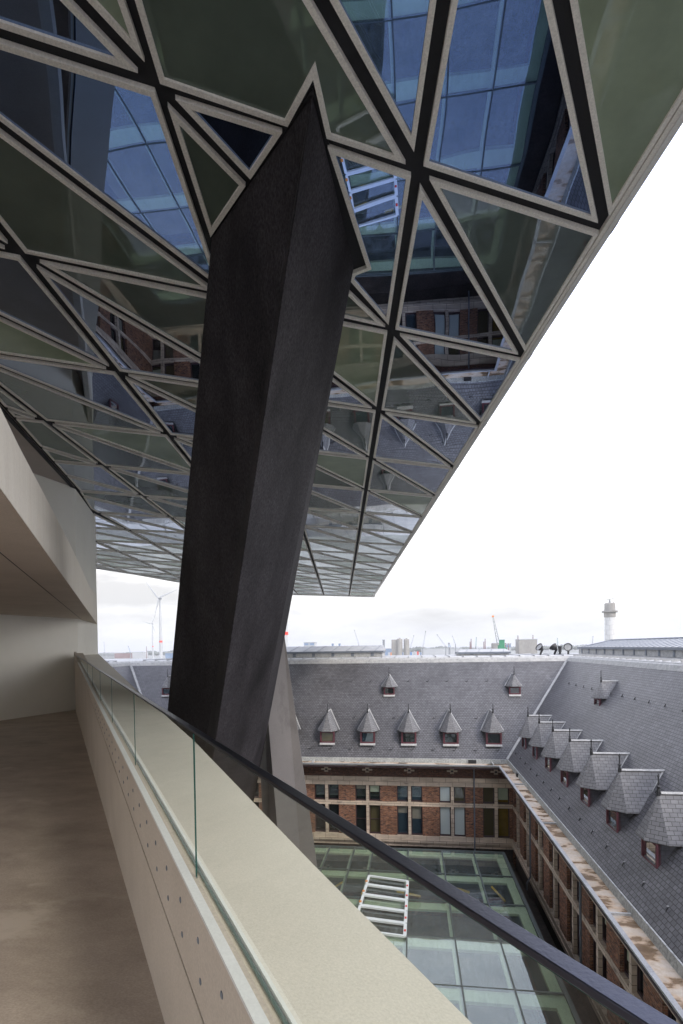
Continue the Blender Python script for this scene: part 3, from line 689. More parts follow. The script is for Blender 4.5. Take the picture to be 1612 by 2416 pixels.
# downpipes
def downpipe(x, y, z0, z1, kick=None):
    b = MB(); b.bar((x, y, z0), (x, y, z1), .045, 0, 10)
    for q in range(4): zz = z1+(z0-z1)*(q+.5)/4; b.bar((x, y, zz-.03), (x, y, zz+.03), .056, 0, 10)
    if kick: b.bar((x, y, z0), (x+kick[0], y+kick[1], z0-.35), .045, 0, 10); b.bar((x+kick[0], y+kick[1], z0-.35), (x+kick[0], y+kick[1], z0-.7), .045, 0, 10)
    b.build('downpipe', 'pipe', cb)
downpipe(3.94, YW-.14, -13.6, -7.8); downpipe(XW-.15, 28.85, -12.6, -7.8, (-.22, -.1)); downpipe(XW-.15, 20.45, -12.6, -7.8)

# top of roofs: lead capping, seamed flat decks
b = MB()
def caps(x0, y0_, off, z0, z1, z2): pass
# profile offsets measured inwards from the top of the slates
prof2 = [(-.05, -1.24), (.06, -.98), (.10, -.95), (.16, -.95), (.20, -.88), (.75, -.80)]
def cap_run(fn, m=0):
    for (o0, z0), (o1, z1) in zip(prof2, prof2[1:]): b.poly(fn(o0, z0, o1, z1), m)
cap_run(lambda o0, z0, o1, z1: [(XR+o0, Y0, z0), (XR+o0, YR+o0, z0), (XR+o1, YR+o1, z1), (XR+o1, Y0, z1)])
cap_run(lambda o0, z0, o1, z1: [(XR+o0, YR+o0, z0), (XLR-o0, YR+o0, z0), (XLR-o1, YR+o1, z1), (XR+o1, YR+o1, z1)])
cap_run(lambda o0, z0, o1, z1: [(XLR-o0, YR+o0, z0), (XLR-o0, Y0, z0), (XLR-o1, Y0, z1), (XLR-o1, YR+o1, z1)])
b.build('ridge_capping', 'zincpale', cb)
b = MB()
b.poly([(XLR-.75, YR+.75, -.8), (XR+.75, YR+.75, -.8), (XR+8, YR+8, -.8), (XLR-8, YR+8, -.8)]); b.poly([(XR+.75, Y0, -.8), (XR+8, Y0, -.8), (XR+8, YR+8, -.8), (XR+.75, YR+.75, -.8)]); b.poly([(XLR-.75, Y0, -.8), (XLR-.75, YR+.75, -.8), (XLR-8, YR+8, -.8), (XLR-8, Y0, -.8)])
for i in range(34):
    x = XLR+1+i*1.02; b.box(x-.02, x+.02, YR+.22, YR+6, -.87 if 0 else -.86, -.755)
for i in range(48):
    y = 0+i*.82; b.box(XR+.22, XR+5, y-.02, y+.02, -.86, -.755)
for i in range(30):
    y = 8+i*1.02; b.box(XLR-5, XLR-.22, y-.02, y+.02, -.86, -.755)
b.build('flat_roof_deck', 'zinc', cb)
# roof lanterns
def lantern(x0, x1, y0, y1, zb_, ze, zr, along, nwin, nseam, hip=1.4, half=1.6):
    b = MB(); ov = .1
    b.box(x0, x1, y0, y1, zb_, ze-.14, 0)
    b.box(x0-ov, x1+ov, y0-ov, y1+ov, ze-.14, ze, 1)
    if along == 'x':
        ym = (y0+y1)/2; A = [(x0-ov, y0-ov, ze), (x1+ov, y0-ov, ze), (x1+ov, y1+ov, ze), (x0-ov, y1+ov, ze)]; r0 = (x0+hip, ym, zr); r1 = (x1-hip*.05, ym, zr)
        b.poly([A[0], A[1], r1, r0], 2); b.poly([A[2], A[3], r0, r1], 2); b.poly([A[1], A[2], r1], 2); b.poly([A[3], A[0], r0], 2)
        for i in range(nseam):
            t_ = (i+.5)/nseam; x = x0+(x1-x0)*t_; xm = x+.35
            b.bar((x, y0-ov, ze+.01), (min(xm, x1-.1), ym, zr+.01), .022, 1, 4)
        for i in range(nwin):
            x = x0+(x1-x0)*(i+.5)/nwin; b.box(x-.12, x+.12, y0-.03, y0, zb_+.08, ze-.16, 3)
    else:
        xm = (x0+x1)/2; A = [(x0-ov, y0-ov, ze), (x1+ov, y0-ov, ze), (x1+ov, y1+ov, ze), (x0-ov, y1+ov, ze)]; r0 = (xm, y0+hip, zr); r1 = (xm, y1-hip, zr)
        b.poly([A[3], A[0], r0, r1], 2); b.poly([A[1], A[2], r1, r0], 2); b.poly([A[0], A[1], r0], 2); b.poly([A[2], A[3], r1], 2)
        for i in range(nseam):
            y = y0+(y1-y0)*(i+.5)/nseam
            if y < y1-hip*.2: b.bar((x0-ov, y, ze+.01), (xm, min(y, y1-hip), zr+.01), .022, 1, 4)
        b.bar((xm, y0+hip, zr+.02), (xm, y1-hip, zr+.02), .05, 1, 6)
        for i in range(nwin):
            y = y0+(y1-y0)*(i+.5)/nwin; b.box(x0-.03, x0, y-.10, y+.10, zb_+.08, ze-.16, 3)
    return b.build('roof_lantern', ['zincpale', 'pipe', 'zinc', 'pipe'], cb)
lantern(-15, -2.3, 41, 45, -.8, -.30, .13, 'x', 8, 11, .2)
lantern(3.75, 7.55, 41.5, 44.5, -.8, -.52, -.30, 'x', 2, 4, .2)
lantern(13.0, 16.2, 2, 42.5, -.8, -.24, .22, 'y', 26, 62, 2.0)

# dormers --------------------------------------------------------
def make_dormer(kx=1.0, kz=1.0, th=50.5, zap=2.05, zev=.78, glass='wmirror', first_parent=cb):
    """origin at window sill, x across, -y outwards, +y into the roof"""
    tt = math.tan(R(th)); hw = .69*kx; A = Vector((0, .25*kx, zap)); ze = zev
    H1 = Vector((hw, .22*kx, ze)); F1 = Vector((.30*kx, -.28*kx, ze)); H0 = Vector((-hw, .22*kx, ze)); F0 = Vector((-.30*kx, -.28*kx, ze))
    yb = ze/tt; ya = zap/tt
    rf = MB(); Bk = Vector((0, ya, zap)); E1 = Vector((hw, yb+.02, ze)); E0 = Vector((-hw, yb+.02, ze))
    if E1.y < H1.y+.05: E1.y = E0.y = H1.y+.05
    rf.poly([F0, F1, A]); rf.poly([F1, H1, A]); rf.poly([H0, F0, A])
    rf.poly([H1, E1, Bk, A]); rf.poly([A, Bk, E0, H0])
    # underside
    dz = Vector((0, 0, -.035))
    rf.poly([H0+dz, E0+dz, E1+dz, H1+dz, F1+dz, F0+dz]);
    for p, q in ((F0, F1), (F1, H1), (H1, E1), (H0, F0), (E0, H0)): rf.poly([p, q, q+dz, p+dz][::-1])
    d = rf.build('dormer', 'slate2')
    ww = .50*kx
    for sg in (-1, 1):
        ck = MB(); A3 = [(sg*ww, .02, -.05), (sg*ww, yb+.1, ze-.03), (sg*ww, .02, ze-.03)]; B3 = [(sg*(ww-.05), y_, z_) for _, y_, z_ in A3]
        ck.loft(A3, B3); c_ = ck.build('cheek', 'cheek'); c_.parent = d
    f = MB(); t_ = .085*kx
    f.box(-ww, ww, -.03, .08, -.04, .05); f.box(-ww, -ww+t_, -.03, .08, .05, ze-.04); f.box(ww-t_, ww, -.03, .08, .05, ze-.04); f.box(-ww+t_, ww-t_, -.03, .08, ze-.13, ze-.04)
    f.box(-ww+t_, -ww+t_+.03, -.01, .06, .05, ze-.13); f.box(ww-t_-.03, ww-t_, -.01, .06, .05, ze-.13)
    f_ = f.build('window_frame', 'maroon'); f_.parent = d
    g = MB(); g.poly([(-ww+t_, .03, .05), (ww-t_, .03, .05), (ww-t_, .03, ze-.13), (-ww+t_, .03, ze-.13)]); g_ = g.build('pane', glass); g_.parent = d
    fl = MB(); fl.hexa([(-ww-.02, -.14, -.17), (ww+.02, -.14, -.17), (ww+.02, .0, -.05), (-ww-.02, .0, -.05), (-ww-.02, -.14, -.13), (ww+.02, -.14, -.13), (ww+.02, .0, -.01), (-ww-.02, .0, -.01)])
    ap_ = fl.build('sill_flashing', 'zincpale'); ap_.parent = d; fl = MB()
    s_ = .055*kx
    fl.bar(A+Vector((0, .06, .0)), Bk+Vector((0, .0, .0)), s_, 0, 4)
    for sg, E_ in ((1, E1), (-1, E0)): fl.bar(Bk+Vector((0, -.02, -.01)), E_+Vector((sg*.05, .02, -.02)), s_*.85, 0, 4)
    fl_ = fl.build('lead_flashing', 'zincpale'); fl_.parent = d
    fi = MB(); fi.lathe(A+Vector((0, .0, -.06)), [(.055*kx, 0), (.05*kx, .12), (.03*kx, .2), (.06*kx, .26), (.024*kx, .30), (.02*kx, .52), (.034*kx, .56), (.006, .64)] , 0, 10)
    fi_ = fi.build('finial', 'iron'); fi_.parent = d
    return d
rpane = random.Random(4)
def place(d, loc, rz):
    d.parent = cb; d.location = Vector(loc)-Vector(cb.location); d.rotation_euler = (0, 0, rz)
    for ch in d.children:
        if ch.name.startswith('pane'):
            ch.data = ch.data.copy(); ch.data.materials[0] = M[rpane.choice(['wdark', 'wteal', 'wmirror', 'wolive']) if rz == 0 else rpane.choice(['wmirror', 'wmirror', 'wteal'])]
lower = make_dormer()
xs = [-.25+2.76*k for k in range(-6, 3)]
first = True
for x in xs:
    d = lower if first else copy_tree(lower); first = False
    place(d, (x, 34.62, -6.46), 0)
for k in range(0, 7):
    d = copy_tree(lower); place(d, (6.86, 16.2+2.84*k-.1, -6.46), -math.pi/2)
for k in range(0, 6):
    d = copy_tree(lower); place(d, (-18.3, 16.2+2.84*k, -6.46), math.pi/2)
upper = make_dormer(.78, .7, 50.5, 1.38, .55, 'wdark')
first = True
for (x, y, z, rz) in ((-1.63, 37.22, -3.43, 0), (7.12, 37.22, -3.43, 0), (-10.0, 37.22, -3.43, 0), (-18.6, 37.22, -3.40, 0), (9.55, 28.3, -3.35, -math.pi/2), (9.55, 17.2, -3.35, -math.pi/2)):
    d = upper if first else copy_tree(upper); first = False
    place(d, (x, y, z), rz)
# roof hooks
hk = MB(); pts_ = [(0, -.02, .02), (0, -.10, .0), (.0, -.17, .05), (.0, -.2, .14)]
hk.bar((-.10, .04, .06), (-.02, -.06, .02), .016, 0, 5); hk.bar((-.02, -.06, .02), (.08, -.09, .03), .016, 0, 5); hk.bar((.08, -.09, .03), (.13, -.05, .16), .016, 0, 5); hk.box(-.13, -.08, .02, .10, .05, .08, 1)
proto = hk.build('roof_hook', ['iron', 'zincpale'])
first = True
slp = (zT-zE)/(XR-XI)
def hook(x, y, z, rz):
    global first
    d = proto if first else copy_tree(proto); first = False
    place(d, (x, y, z), rz)
for row, (zz, off, st_, n_) in enumerate(((-6.9, .0, 1.38, 12), (-5.0, .7, 1.40, 10), (-2.6, .9, 1.40, 9))):
    o = (zz-zE)/slp
    for i in range(n_):
        x = 5.2+o*.6-st_*i-off
        hook(x, YI+o, zz, 0)
    for i in range(n_+4 if row == 0 else n_+2):
        y = 33.2+o*.6-st_*i-off
        hook(XI+o, y, zz, -math.pi/2)

# ---------------------------------------------------------------- courtyard glass roof
cg = empty('courtyard_glass_roof', (0, 22, -13), 'flat green-tinted glass roof with pale sage beams covering the courtyard', 'glass roof')
ZG = -11.6
xs = [-14.5, -12.6, -10.7, -8.8, -6.9, -4.838, -3.389, -2.311, -.327, 1.56, 3.30, 4.90]
ys = [-10+2.93*i for i in range(14)]
ys = [29.45-2.93*i for i in range(13)][::-1]
def zr_(y): return ZG
for i, (xa, xb) in enumerate(zip(xs, xs[1:])):
    for j, (ya, yb) in enumerate(zip(ys, ys[1:])):
        if (i < 3 and j < 5) or j < 3: continue
        g = MB(); tlt = random.uniform(-.004, .004); t2 = random.uniform(-.004, .004)
        g.poly([(xa+.03, ya+.03, ZG+tlt), (xb-.03, ya+.03, ZG-tlt), (xb-.03, yb-.03, ZG-tlt+t2), (xa+.03, yb-.03, ZG+tlt+t2)])
        g.build('glass_pane', 'roofglass', cg)
b = MB()
for x in xs: b.box(x-.03, x+.03, ys[0], ys[-1], ZG-.06, ZG+.014)
for y in ys: b.box(xs[0], xs[-1], y-.025, y+.025, ZG-.06, ZG+.010)
b.build('glazing_bars', 'mull', cg)
b = MB()
for y in ys: b.box(xs[0], xs[-1], y-.62, y-.03, ZG-.2, ZG-.09)
for x in xs: b.box(x-.16, x-.04, ys[0], ys[-1]-.62, ZG-.22, ZG-.095)
b.box(xs[-1]-.42, xs[-1]-.16, ys[0], ys[-1], ZG-.22, ZG-.088)
b.build('roof_beam', 'sage', cg)
b = MB(); b.box(xs[0]-1, xs[-1]+.1, ys[0]-2, ys[-1]+.1, -15.6, -15.4); b.build('inner_floor', 'deck', cg)
b = MB()
for (x, y, l_, a_) in ((-4.2, 26.5, 1.8, 1.2), (-3.1, 25.2, 1.1, .1), (-1.6, 24.6, 1.2, .0), (-2.2, 25.8, 1, 0), (-.3, 26.2, 1.2, 0), (4.2, 26.7, 1.9, 1.75), (2.4, 26.9, .8, 0)):
    c_, s_ = math.cos(a_), math.sin(a_); b.bar((x-c_*l_/2, y-s_*l_/2, -12.5), (x+c_*l_/2, y+s_*l_/2, -12.7), .07, 0, 4)
b.build('yellow_strut', 'amber', cg)  # lit strips under the glass, their light given only as yellow colour
b = MB()
b.box(XLW, XW, ys[-1]+.12, YW+.1, -14.3, -14.2); b.box(xs[-1]+.12, XW+.3, Y0, ys[-1]+.12, -14.3, -14.2); b.build('perimeter_gutter', 'mud', cg)
b = MB()
b.box(xs[0], xs[-1]+.06, ys[-1]+.03, ys[-1]+.11, -14.2, ZG+.03); b.box(xs[-1]+.03, xs[-1]+.11, ys[0], ys[-1]+.03, -14.2, ZG+.03); b.build('roof_edge_upstand', 'mull', cg)

# stack of white access frames lying on the glass
lad = empty('white_access_ladder', (-1.3, 22.6, ZG+.05), 'white metal ladder-like access frames lying flat on the courtyard glass roof', 'access frame')
A0, A1 = at_z(871, 2066, ZG+.1), at_z(962, 2079, ZG+.1); B0, B1 = at_z(832, 2196, ZG+.1), at_z(955, 2212, ZG+.1)
nfr = 5
for i in range(nfr):
    f0, f1 = i/nfr, (i+.90)/nfr
    c = [A0.lerp(B0, f0), A1.lerp(B1, f0), A1.lerp(B1, f1), A0.lerp(B0, f1)]
    b = MB(); z0, z1 = ZG+.05, ZG+.13; wd = .12
    def rail(p, q, ww_):
        d = (q-p).normalized(); nn_ = Vector((-d.y, d.x, 0))*ww_/2
        b.hexa([(p.x-nn_.x, p.y-nn_.y, z0), (q.x-nn_.x, q.y-nn_.y, z0), (q.x+nn_.x, q.y+nn_.y, z0), (p.x+nn_.x, p.y+nn_.y, z0), (p.x-nn_.x, p.y-nn_.y, z1), (q.x-nn_.x, q.y-nn_.y, z1), (q.x+nn_.x, q.y+nn_.y, z1), (p.x+nn_.x, p.y+nn_.y, z1)])
    z1 = ZG+.13; rail(c[0], c[1], .09); rail(c[3], c[2], .09)
    z1 = ZG+.127; rail(c[0], c[3], .11); rail(c[1], c[2], .13)
    fo = b.build('frame_section', 'white', lad)
    m1 = MB(); p = c[0].lerp(c[3], .75); m1.box(p.x-.09, p.x+.02, p.y-.07, p.y+.07, ZG+.128, ZG+.15); mo = m1.build('orange_clip', 'orange'); mo.parent = fo; mo.location = (0, 0, 0)
    m2 = MB(); p = c[1].lerp(c[2], .6); m2.box(p.x-.04, p.x+.04, p.y-.06, p.y+.06, ZG+.128, ZG+.15); mo = m2.build('red_marker', 'red'); mo.parent = fo; mo.location = (0, 0, 0)

# ================================================================== ROOFTOP OBJECTS
def floodlight(px, yy, ax, label, sc=1):
    p = at_y(px, 1545, yy); t = empty('floodlight', (p.x, yy, -.78), label, 'floodlight', 'floodlights on the roof deck')
    c = Vector((p.x, yy, -.78+.52*sc)); b = MB(); b.lathe(c, [(.07, -.28), (.10, -.2), (.22, -.05), (.30, .12), (.31, .16), (.27, .15), (.2, .0)], 0, 20, ax); b.build('lamp_hood', 'iron', t)
    b = MB(); a = Vector(ax).normalized(); b.lathe(c+a*.10, [(.25, 0), (.25, .01)], 0, 20, ax); b.build('lens', 'zincpale', t)
    b = MB(); b.bar((p.x, yy, -.78), c-a*.22, .07, 0, 8, .09); b.build('bracket', 'iron', t)
floodlight(1275, 40.6, (-.75, -.35, .55), 'black roof floodlight tilted left, leftmost of the three by the roof corner')
floodlight(1308, 40.9, (-.55, .5, .65), 'grey-hooded roof floodlight tipped backwards, between the other two floodlights')
floodlight(1341, 41.2, (-.35, -.9, .15), 'round roof floodlight facing the courtyard, right of the small vent pipe')
p = at_y(1321.5, 1540, 40.5)
b = MB(); b.lathe((p.x, 40.5, -.8), [(.09, 0), (.09, .22), (.13, .25), (.11, .3), (.13, .55), (.16, .58), (.16, .64), (.05, .65)], 0, 14); tag(b.build('vent_pipe', 'iron'), 'short black vent pipe standing on the zinc roof between two floodlights', 'vent pipe')

# ================================================================== PORT SKYLINE
def G(px, d): p = at_y(px, 1530, d); return p.x, p.y
def zof(py, px, d): return at_y(px, py, d).z
def turbine(px, d, hub_py, blade_len, rots, label, band_py):
    x, y = G(px, d); zh = zof(hub_py, px, d); t = empty('wind_turbine', (x, y, GZ), label, 'wind turbine', 'wind turbines of the port')
    b = MB(); b.lathe((x, y, GZ), [(3.4, 0), (2.9, 30), (1.5, zh-GZ-1.5)], 0, 24); b.build('tower', 'farwhite', t)
    zb_ = zof(band_py, px, d); r_ = 3.4-.5*min(1, (zb_-GZ)/30)+.06
    b = MB(); b.lathe((x, y, zb_-1.4), [(r_+.05, 0), (r_, 3.2)], 0, 24); b.build('red_band', 'red', t)
    b = MB(); b.lathe((x, y+5, zh), [(1.2, 0), (2.0, 1.5), (2.0, 7), (1.4, 10), (.5, 11.5)], 0, 16, (0, -1, 0)); b.build('nacelle', 'fargrey', t)
    for a in rots:
        a = R(a); d_ = Vector((math.cos(a), 0, math.sin(a))); n_ = Vector((-d_.z, 0, d_.x)); c = Vector((x, y-5, zh)); b = MB()
        prv = None
        for s_, w0, w1 in ((0, .9, .9), (.12, 1.0, 2.2), (.22, .8, 2.4), (.6, .5, 1.3), (1, .1, .3)):
            ring = [c+d_*blade_len*s_-n_*w0, c+d_*blade_len*s_+Vector((0, .5, 0)), c+d_*blade_len*s_+n_*w1, c+d_*blade_len*s_+Vector((0, -.5, 0))]
            if prv: b.loft(prv, ring)
            prv = ring
        b.build('blade', 'farwhite', t)
turbine(380, 900, 1412, 40, (128, 22, -105), 'tall white wind turbine with red band, nearest in the gap left of the column', 1514)
turbine(361, 1750, 1472, 36, (165, 62, -68), 'smaller far white wind turbine standing left of the taller one', 1525.5)
turbine(674, 520, 1322, 38, (100, 220, -25), 'white wind turbine tower with red band peeping out right of the dark column', 1495)

# radar tower
x, y = G(1439.5, 400); t = empty('radar_tower', (x, y, GZ), 'pale concrete radar tower with round cabin rising behind the zinc roofs', 'tower')
zc_ = lambda py: zof(py, 1439, 400)
b = MB(); b.lathe((x, y, GZ), [(3.6, 0), (3.45, zc_(1450)-GZ)], 0, 24)
b.build('shaft', brickish('tower_panels', 4, 3.6, .12, (.56, .555, .54), (.60, .595, .58), (.42, .415, .41), .05, None, .8, .1, (.95, 1.03)), t)
b = MB(); b.lathe((x, y, zc_(1456)), [(3.5, 0), (3.9, .1), (3.9, 3.2), (5.2, 3.6), (5.2, 4.3), (3.6, 4.5), (3.5, 9.8), (3.0, 10.3)], 0, 28); b.build('cabin', 'silo', t)
b = MB()
for i in range(24):
    a = i*2*math.pi/24; b.bar((x+5.1*math.cos(a), y+5.1*math.sin(a), zc_(1445.5)), (x+5.1*math.cos(a), y+5.1*math.sin(a), zc_(1442)), .09, 0, 4)
b.lathe((x, y, zc_(1442)), [(5.1, 0), (5.15, .12), (5.1, .2)], 0, 28); b.build('gallery_rail', 'fargrey', t)
b = MB(); b.bar((x, y, zc_(1428)), (x, y, zc_(1415)), .9, 0, 8, .4); b.bar((x-2.2, y, zc_(1428)), (x-2.2, y, zc_(1422)), .2, 0, 5); b.bar((x+2.6, y, zc_(1428)), (x+2.6, y, zc_(1421)), .2, 0, 5); b.build('mast', 'fargrey', t)
b = MB(); a_ = .25; b.hexa([(x-2.8, y-.3, zc_(1415)-.3), (x+2.8, y-.3, zc_(1412)-.3), (x+2.8, y+.3, zc_(1412)-.3), (x-2.8, y+.3, zc_(1415)-.3), (x-2.8, y-.3, zc_(1415)), (x+2.8, y-.3, zc_(1412)), (x+2.8, y+.3, zc_(1412)), (x-2.8, y+.3, zc_(1415))]); b.build('radar_bar', 'fargrey', t)

# silos
def thing1(name, mb, mats, label, cat, group=None, kind=None): return tag(mb.build(name, mats), label, cat, group, kind)
for (pa_, pb_, top_, lab) in ((924, 938, 1509, 'square grey concrete silo block at the left of the silo cluster'), (937, 950, 1507, 'fluted beige silo tower in the middle of the silo cluster'), (953, 966, 1508, 'round beige silo tower at the right of the silo cluster')):
    d = 800; x0 = G(pa_, d)[0]; x1 = G(pb_, d)[0]; zt = zof(top_, 940, d); b = MB(); r_ = (x1-x0)/2
    if pa_ == 924: b.box(x0, x1, d, d+12, GZ, zt)
    else:
        b.lathe(((x0+x1)/2, d, GZ), [(r_, 0), (r_, zt-GZ-1), (r_*.9, zt-GZ)], 0, 20)
        b.box((x0+x1)/2-1.5, (x0+x1)/2+1.5, d-2, d+2, zt-.5, zt+1.2)
    thing1('silo', b, 'silo', lab, 'silo', 'harbour silos')
def building(p0, p1, pt, d, m, lab, name='port_building', depth=25, win=None, cat='building'):
    x0, x1 = G(p0, d)[0], G(p1, d)[0]; zt = zof(pt, (p0+p1)/2, d)
    e_ = empty(name, ((x0+x1)/2, d, GZ), lab, cat)
    b = MB(); b.box(x0, x1, d, d+depth, GZ, zt); b.build('wall', m, e_)
    b = MB(); b.box(x0-.6, x1+.6, d-.6, d+depth+.6, zt, zt+.8); b.build('roof', 'farwhite', e_)
    if win:
        for i in range(win):
            xa = x0+(x1-x0)*(i+.12)/win; xb = x0+(x1-x0)*(i+.88)/win
            b = MB(); b.box(xa, xb, d-.3, d-.05, zt-6, zt-1.2); b.build('window', 'farblue', e_)
building(717, 743, 1516, 1100, 'farwhite', 'small white block with blue windows above the left zinc lantern', win=2)
building(783, 787, 1519, 1300, 'farblue', 'left dark blue gantry leg above the zinc lantern', 'harbour_gantry', 8, cat='gantry')
building(799, 803, 1519, 1300, 'farblue', 'right dark blue gantry leg above the zinc lantern', 'harbour_gantry', 8, cat='gantry')
building(903, 908, 1510, 900, 'fargrey', 'slim grey conveyor tower left of the silo cluster', 'conveyor_tower', 6, cat='tower')
building(995, 1090, 1531, 1400, 'farwhite', 'long low white quay hall right of the silos', 'quay_hall', 40, cat='warehouse')
building(1225, 1268, 1509, 900, 'silo', 'wide pale grey storage block behind the roof corner', 'storage_block', 30, cat='building')
building(1194, 1206, 1519, 900, 'farwhite', 'small white block with blue windows right of the green crane', 'harbour_office', 10, win=2)
building(905, 925, 1531, 1500, 'farblue', 'low blue shed at the foot of the grey silo', 'blue_shed', 20, cat='shed')
building(312, 338, 1539, 1500, 'farwhite', 'low white hall in front of the two wind turbines', 'white_hall', 30, cat='warehouse')
building(270, 312, 1541, 1900, 'brickfar', 'long low brown shed in the gap left of the column', 'brown_shed', 30, cat='shed')
building(390, 408, 1541, 1300, 'farblue', 'low blue shed right of the taller wind turbine', 'blue_hall', 20, cat='shed')
b = MB(); x, y = G(1171, 880); b.lathe((x, y, GZ), [(8, 0), (8, zof(1518, 1171, 880)-GZ), (6, zof(1517, 1171, 880)-GZ)], 0, 24); thing1('storage_tank', b, 'silo', 'round pale storage tank left of the green crane cab', 'tank')
# chimneys
for (px, pt, d, lab) in ((1109.5, 1514, 1000, 'shorter left stack of the left chimney pair'), (1112, 1507, 1000, 'taller right stack of the left chimney pair'), (1142, 1514, 1000, 'shorter left stack of the pair beside the crane jib'), (1145, 1507, 1000, 'taller right stack of the pair beside the crane jib'),
        (1219, 1508, 950, 'short slim stack left of the wide storage block'), (1222.5, 1499, 950, 'tall slim stack left of the wide storage block'), (1258, 1498, 1000, 'lone slim stack above the wide storage block'), (1193, 1517, 850, 'dark stubby stack right of the green crane cab'), (1200, 1518, 850, 'dark stubby stack second right of the green crane cab'), (346, 1525, 1500, 'thin dark chimney left of the small wind turbine')):
    x, y = G(px, d); zt = zof(pt, px, d); b = MB(); b.lathe((x, y, GZ), [(1.0, 0), (.8, zt-GZ)], 0, 12); b.lathe((x, y, zt-3), [(.95, 0), (.95, 1)], 1, 12)
    thing1('chimney_stack', b, ['brickfar', 'farwhite'], lab, 'chimney', 'slim stacks of the port')
# cranes
def crane(pf, yf, pt_, yt, d, jib_m, lab, cab=None, th=.5):
    a = Vector((G(pf, d)[0], d, zof(yf, pf, d))); c = Vector((G(pt_, d)[0], d, zof(yt, pt_, d)))
    e_ = empty('harbour_crane', (a.x, d, GZ), lab, 'crane', 'harbour cranes'); dv = (c-a).normalized(); n_ = Vector((-dv.z, 0, dv.x))
    b = MB(); L_ = (c-a).length; nseg = max(6, int(L_/4))
    for sg in (-1, 1):
        for yy in (-1, 1): b.bar(a+n_*th*2.4*sg+Vector((0, yy*th*2, 0)), c+n_*th*.8*sg, .16*th*2, 0, 4)
    for i in range(nseg):
        w0 = th*2.4-(th*1.6)*i/nseg; w1 = th*2.4-(th*1.6)*(i+1)/nseg; sg = 1 if i % 2 else -1
        b.bar(a+dv*L_*i/nseg+n_*w0*sg, a+dv*L_*(i+1)/nseg-n_*w1*sg, .12*th*2, 0, 4)
    b.build('jib', jib_m, e_)
    b = MB(); b.box(c.x-.9*th*2, c.x+.9*th*2, d-.6, d+.6, c.z-.6, c.z+1.1*th*2); b.build('jib_head', 'orange' if cab else 'fargrey', e_)
    b = MB(); b.bar((a.x, d, GZ), (a.x, d, a.z), 1.4*th*2, 0, 6, 1.0*th*2); b.build('mast', 'green' if cab else 'fargrey', e_)
    if cab:
        b = MB(); b.box(a.x+.5, a.x+6.4, d-2, d+2, a.z-8, a.z+5.5); b.box(a.x+5, a.x+9, d-2.1, d+2.1, a.z-8, a.z-3); b.box(a.x+.8, a.x+6.6, d-2.4, d+2.4, a.z+5.5, a.z+6.2); b.build('cab', 'green', e_)
crane(1177, 1522, 1164, 1455, 620, 'fargrey', 'tall pale lattice crane with bright green cab and orange tip', True, .62)
crane(847, 1521, 837, 1487, 1200, 'fargrey', 'thin pale crane jib leaning left above the left zinc lantern', None, .35)
crane(967, 1533, 977, 1500, 1100, 'fargrey', 'thin crane jib just right of the silo cluster', None, .4)
crane(998, 1528, 1005, 1490, 1100, 'fargrey', 'steep grey crane jib leaning right above the white quay hall', None, .5)
crane(1052, 1525, 1032, 1498, 1200, 'fargrey', 'grey crane jib leaning left above the right end of the quay hall', None, .5)
crane(1075, 1520, 1068, 1501, 1400, 'fargrey', 'short faint crane jib above the right end of the quay hall', None, .5)
crane(1123, 1525, 1124.5, 1505, 1000, 'green', 'small upright green crane between the chimney pairs', None, .4)
crane(1061, 1527, 1059.5, 1519, 1000, 'farblue', 'stubby blue crane at the right end of the quay hall', None, .9)
crane(308, 1540, 303, 1525, 1300, 'farblue', 'small blue crane left of the small wind turbine', None, .5)
crane(247, 1538, 246, 1516, 1600, 'fargrey', 'very faint thin mast crane next to the end wall', None, .4)
crane(1316, 1520, 1315.5, 1506, 1300, 'green', 'faint green mast crane between the floodlights', None, .4)
crane(1398, 1520, 1399.5, 1502, 1300, 'fargrey', 'faint mast crane left of the radar tower', None, .4)
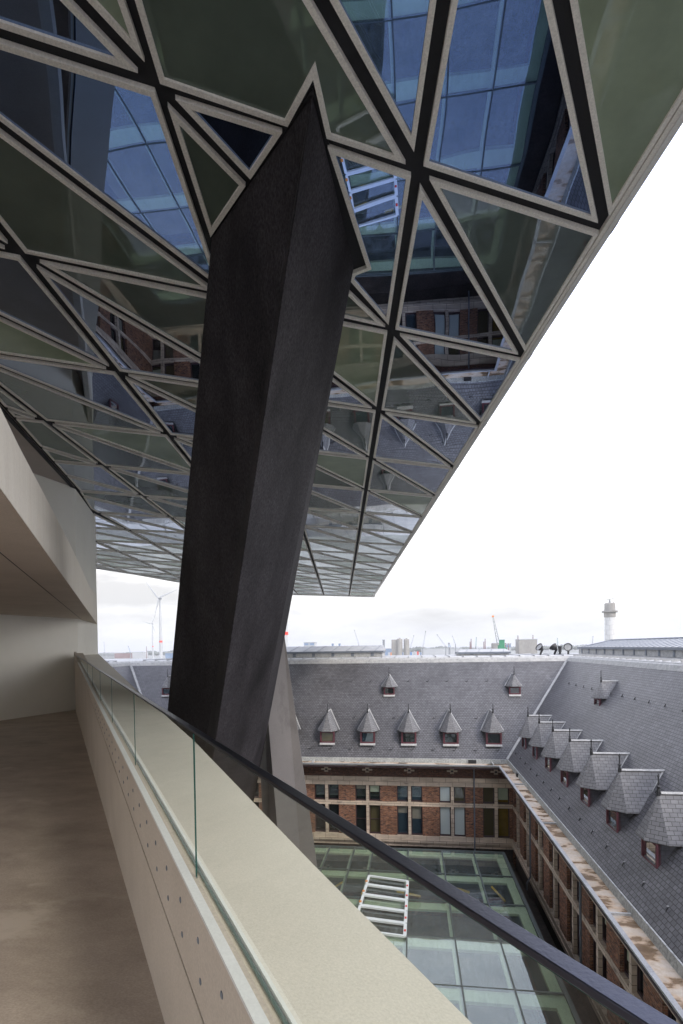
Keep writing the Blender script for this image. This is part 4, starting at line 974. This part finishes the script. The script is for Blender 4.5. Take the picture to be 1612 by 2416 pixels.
# row of posts at far left
for i in range(9):
    px = 244.5+i*3.0; d = 1500; x, y = G(px, d); zt = zof(1540, px, d); b = MB(); b.lathe((x, y, GZ), [(1.2, 0), (1.2, zt-GZ)], 0, 8)
    nth = ['first', 'second', 'third', 'fourth', 'fifth', 'sixth', 'seventh', 'eighth', 'ninth'][i]
    thing1('mooring_post', b, 'fargrey', nth+' grey post from the left in the row beyond the end wall', 'post', 'row of grey posts')
# containers
rc = random.Random(3)
for i in range(16):
    px = 916+i*5.2 if i < 9 else 968+(i-9)*8; d = 1450; x, y = G(px, d); x1 = G(px+4, d)[0]; z1 = zof(1539-rc.choice([0, 2]), px, d); b = MB()
    cm = rc.choice(['red', 'blue', 'orange', 'green', 'farwhite']); cn = {'red': 'red', 'blue': 'blue', 'orange': 'orange', 'green': 'green', 'farwhite': 'white'}[cm]
    b.box(x, x1, d, d+3, GZ, z1); 
    thing1('container_stack', b, cm, 'stack of %s shipping containers in the row below the silos and quay hall' % cn, 'containers', '%s container stacks in the row' % cn)
# tree belt along the horizon
b = MB(); rt_ = random.Random(9)
for i in range(2600):
    px = rt_.uniform(150, 1612); d = rt_.uniform(2600, 3600); x, y = G(px, d)
    hh = rt_.uniform(8, 17)+6*math.sin(px*.02)+4*math.sin(px*.11); r_ = rt_.uniform(6, 15)
    c = Vector((x, y, GZ+hh*.7))
    ring = [c+Vector((r_*math.cos(a), r_*.6*math.sin(a), rt_.uniform(-2, 2))) for a in (0, 1.2, 2.5, 3.7, 5)]
    tp = c+Vector((rt_.uniform(-3, 3), 0, hh*.5))
    for p, q in zip(ring, ring[1:]+ring[:1]): b.poly([p, q, tp]); b.poly([q, p, (x, y, GZ-1)])
tag(b.build('distant_trees', 'trees'), 'low hazy belt of trees along the horizon beyond the port', 'trees', kind='stuff')

# ================================================================== HAZE
hm = bpy.data.materials.new('haze'); hm.use_nodes = True; ht = hm.node_tree; ht.nodes.clear()
ho = N(ht, 'ShaderNodeOutputMaterial'); pv = N(ht, 'ShaderNodeVolumePrincipled'); pv.inputs['Color'].default_value = (.96, .97, 1, 1); pv.inputs['Density'].default_value = .00013; pv.inputs['Anisotropy'].default_value = .3
L(ht, pv.outputs[0], ho.inputs['Volume']); M['haze'] = hm
b = MB(); b.box(-9100, 9100, -3100, 14100, GZ-1, 135); tag(b.build('haze', 'haze'), kind='stuff')
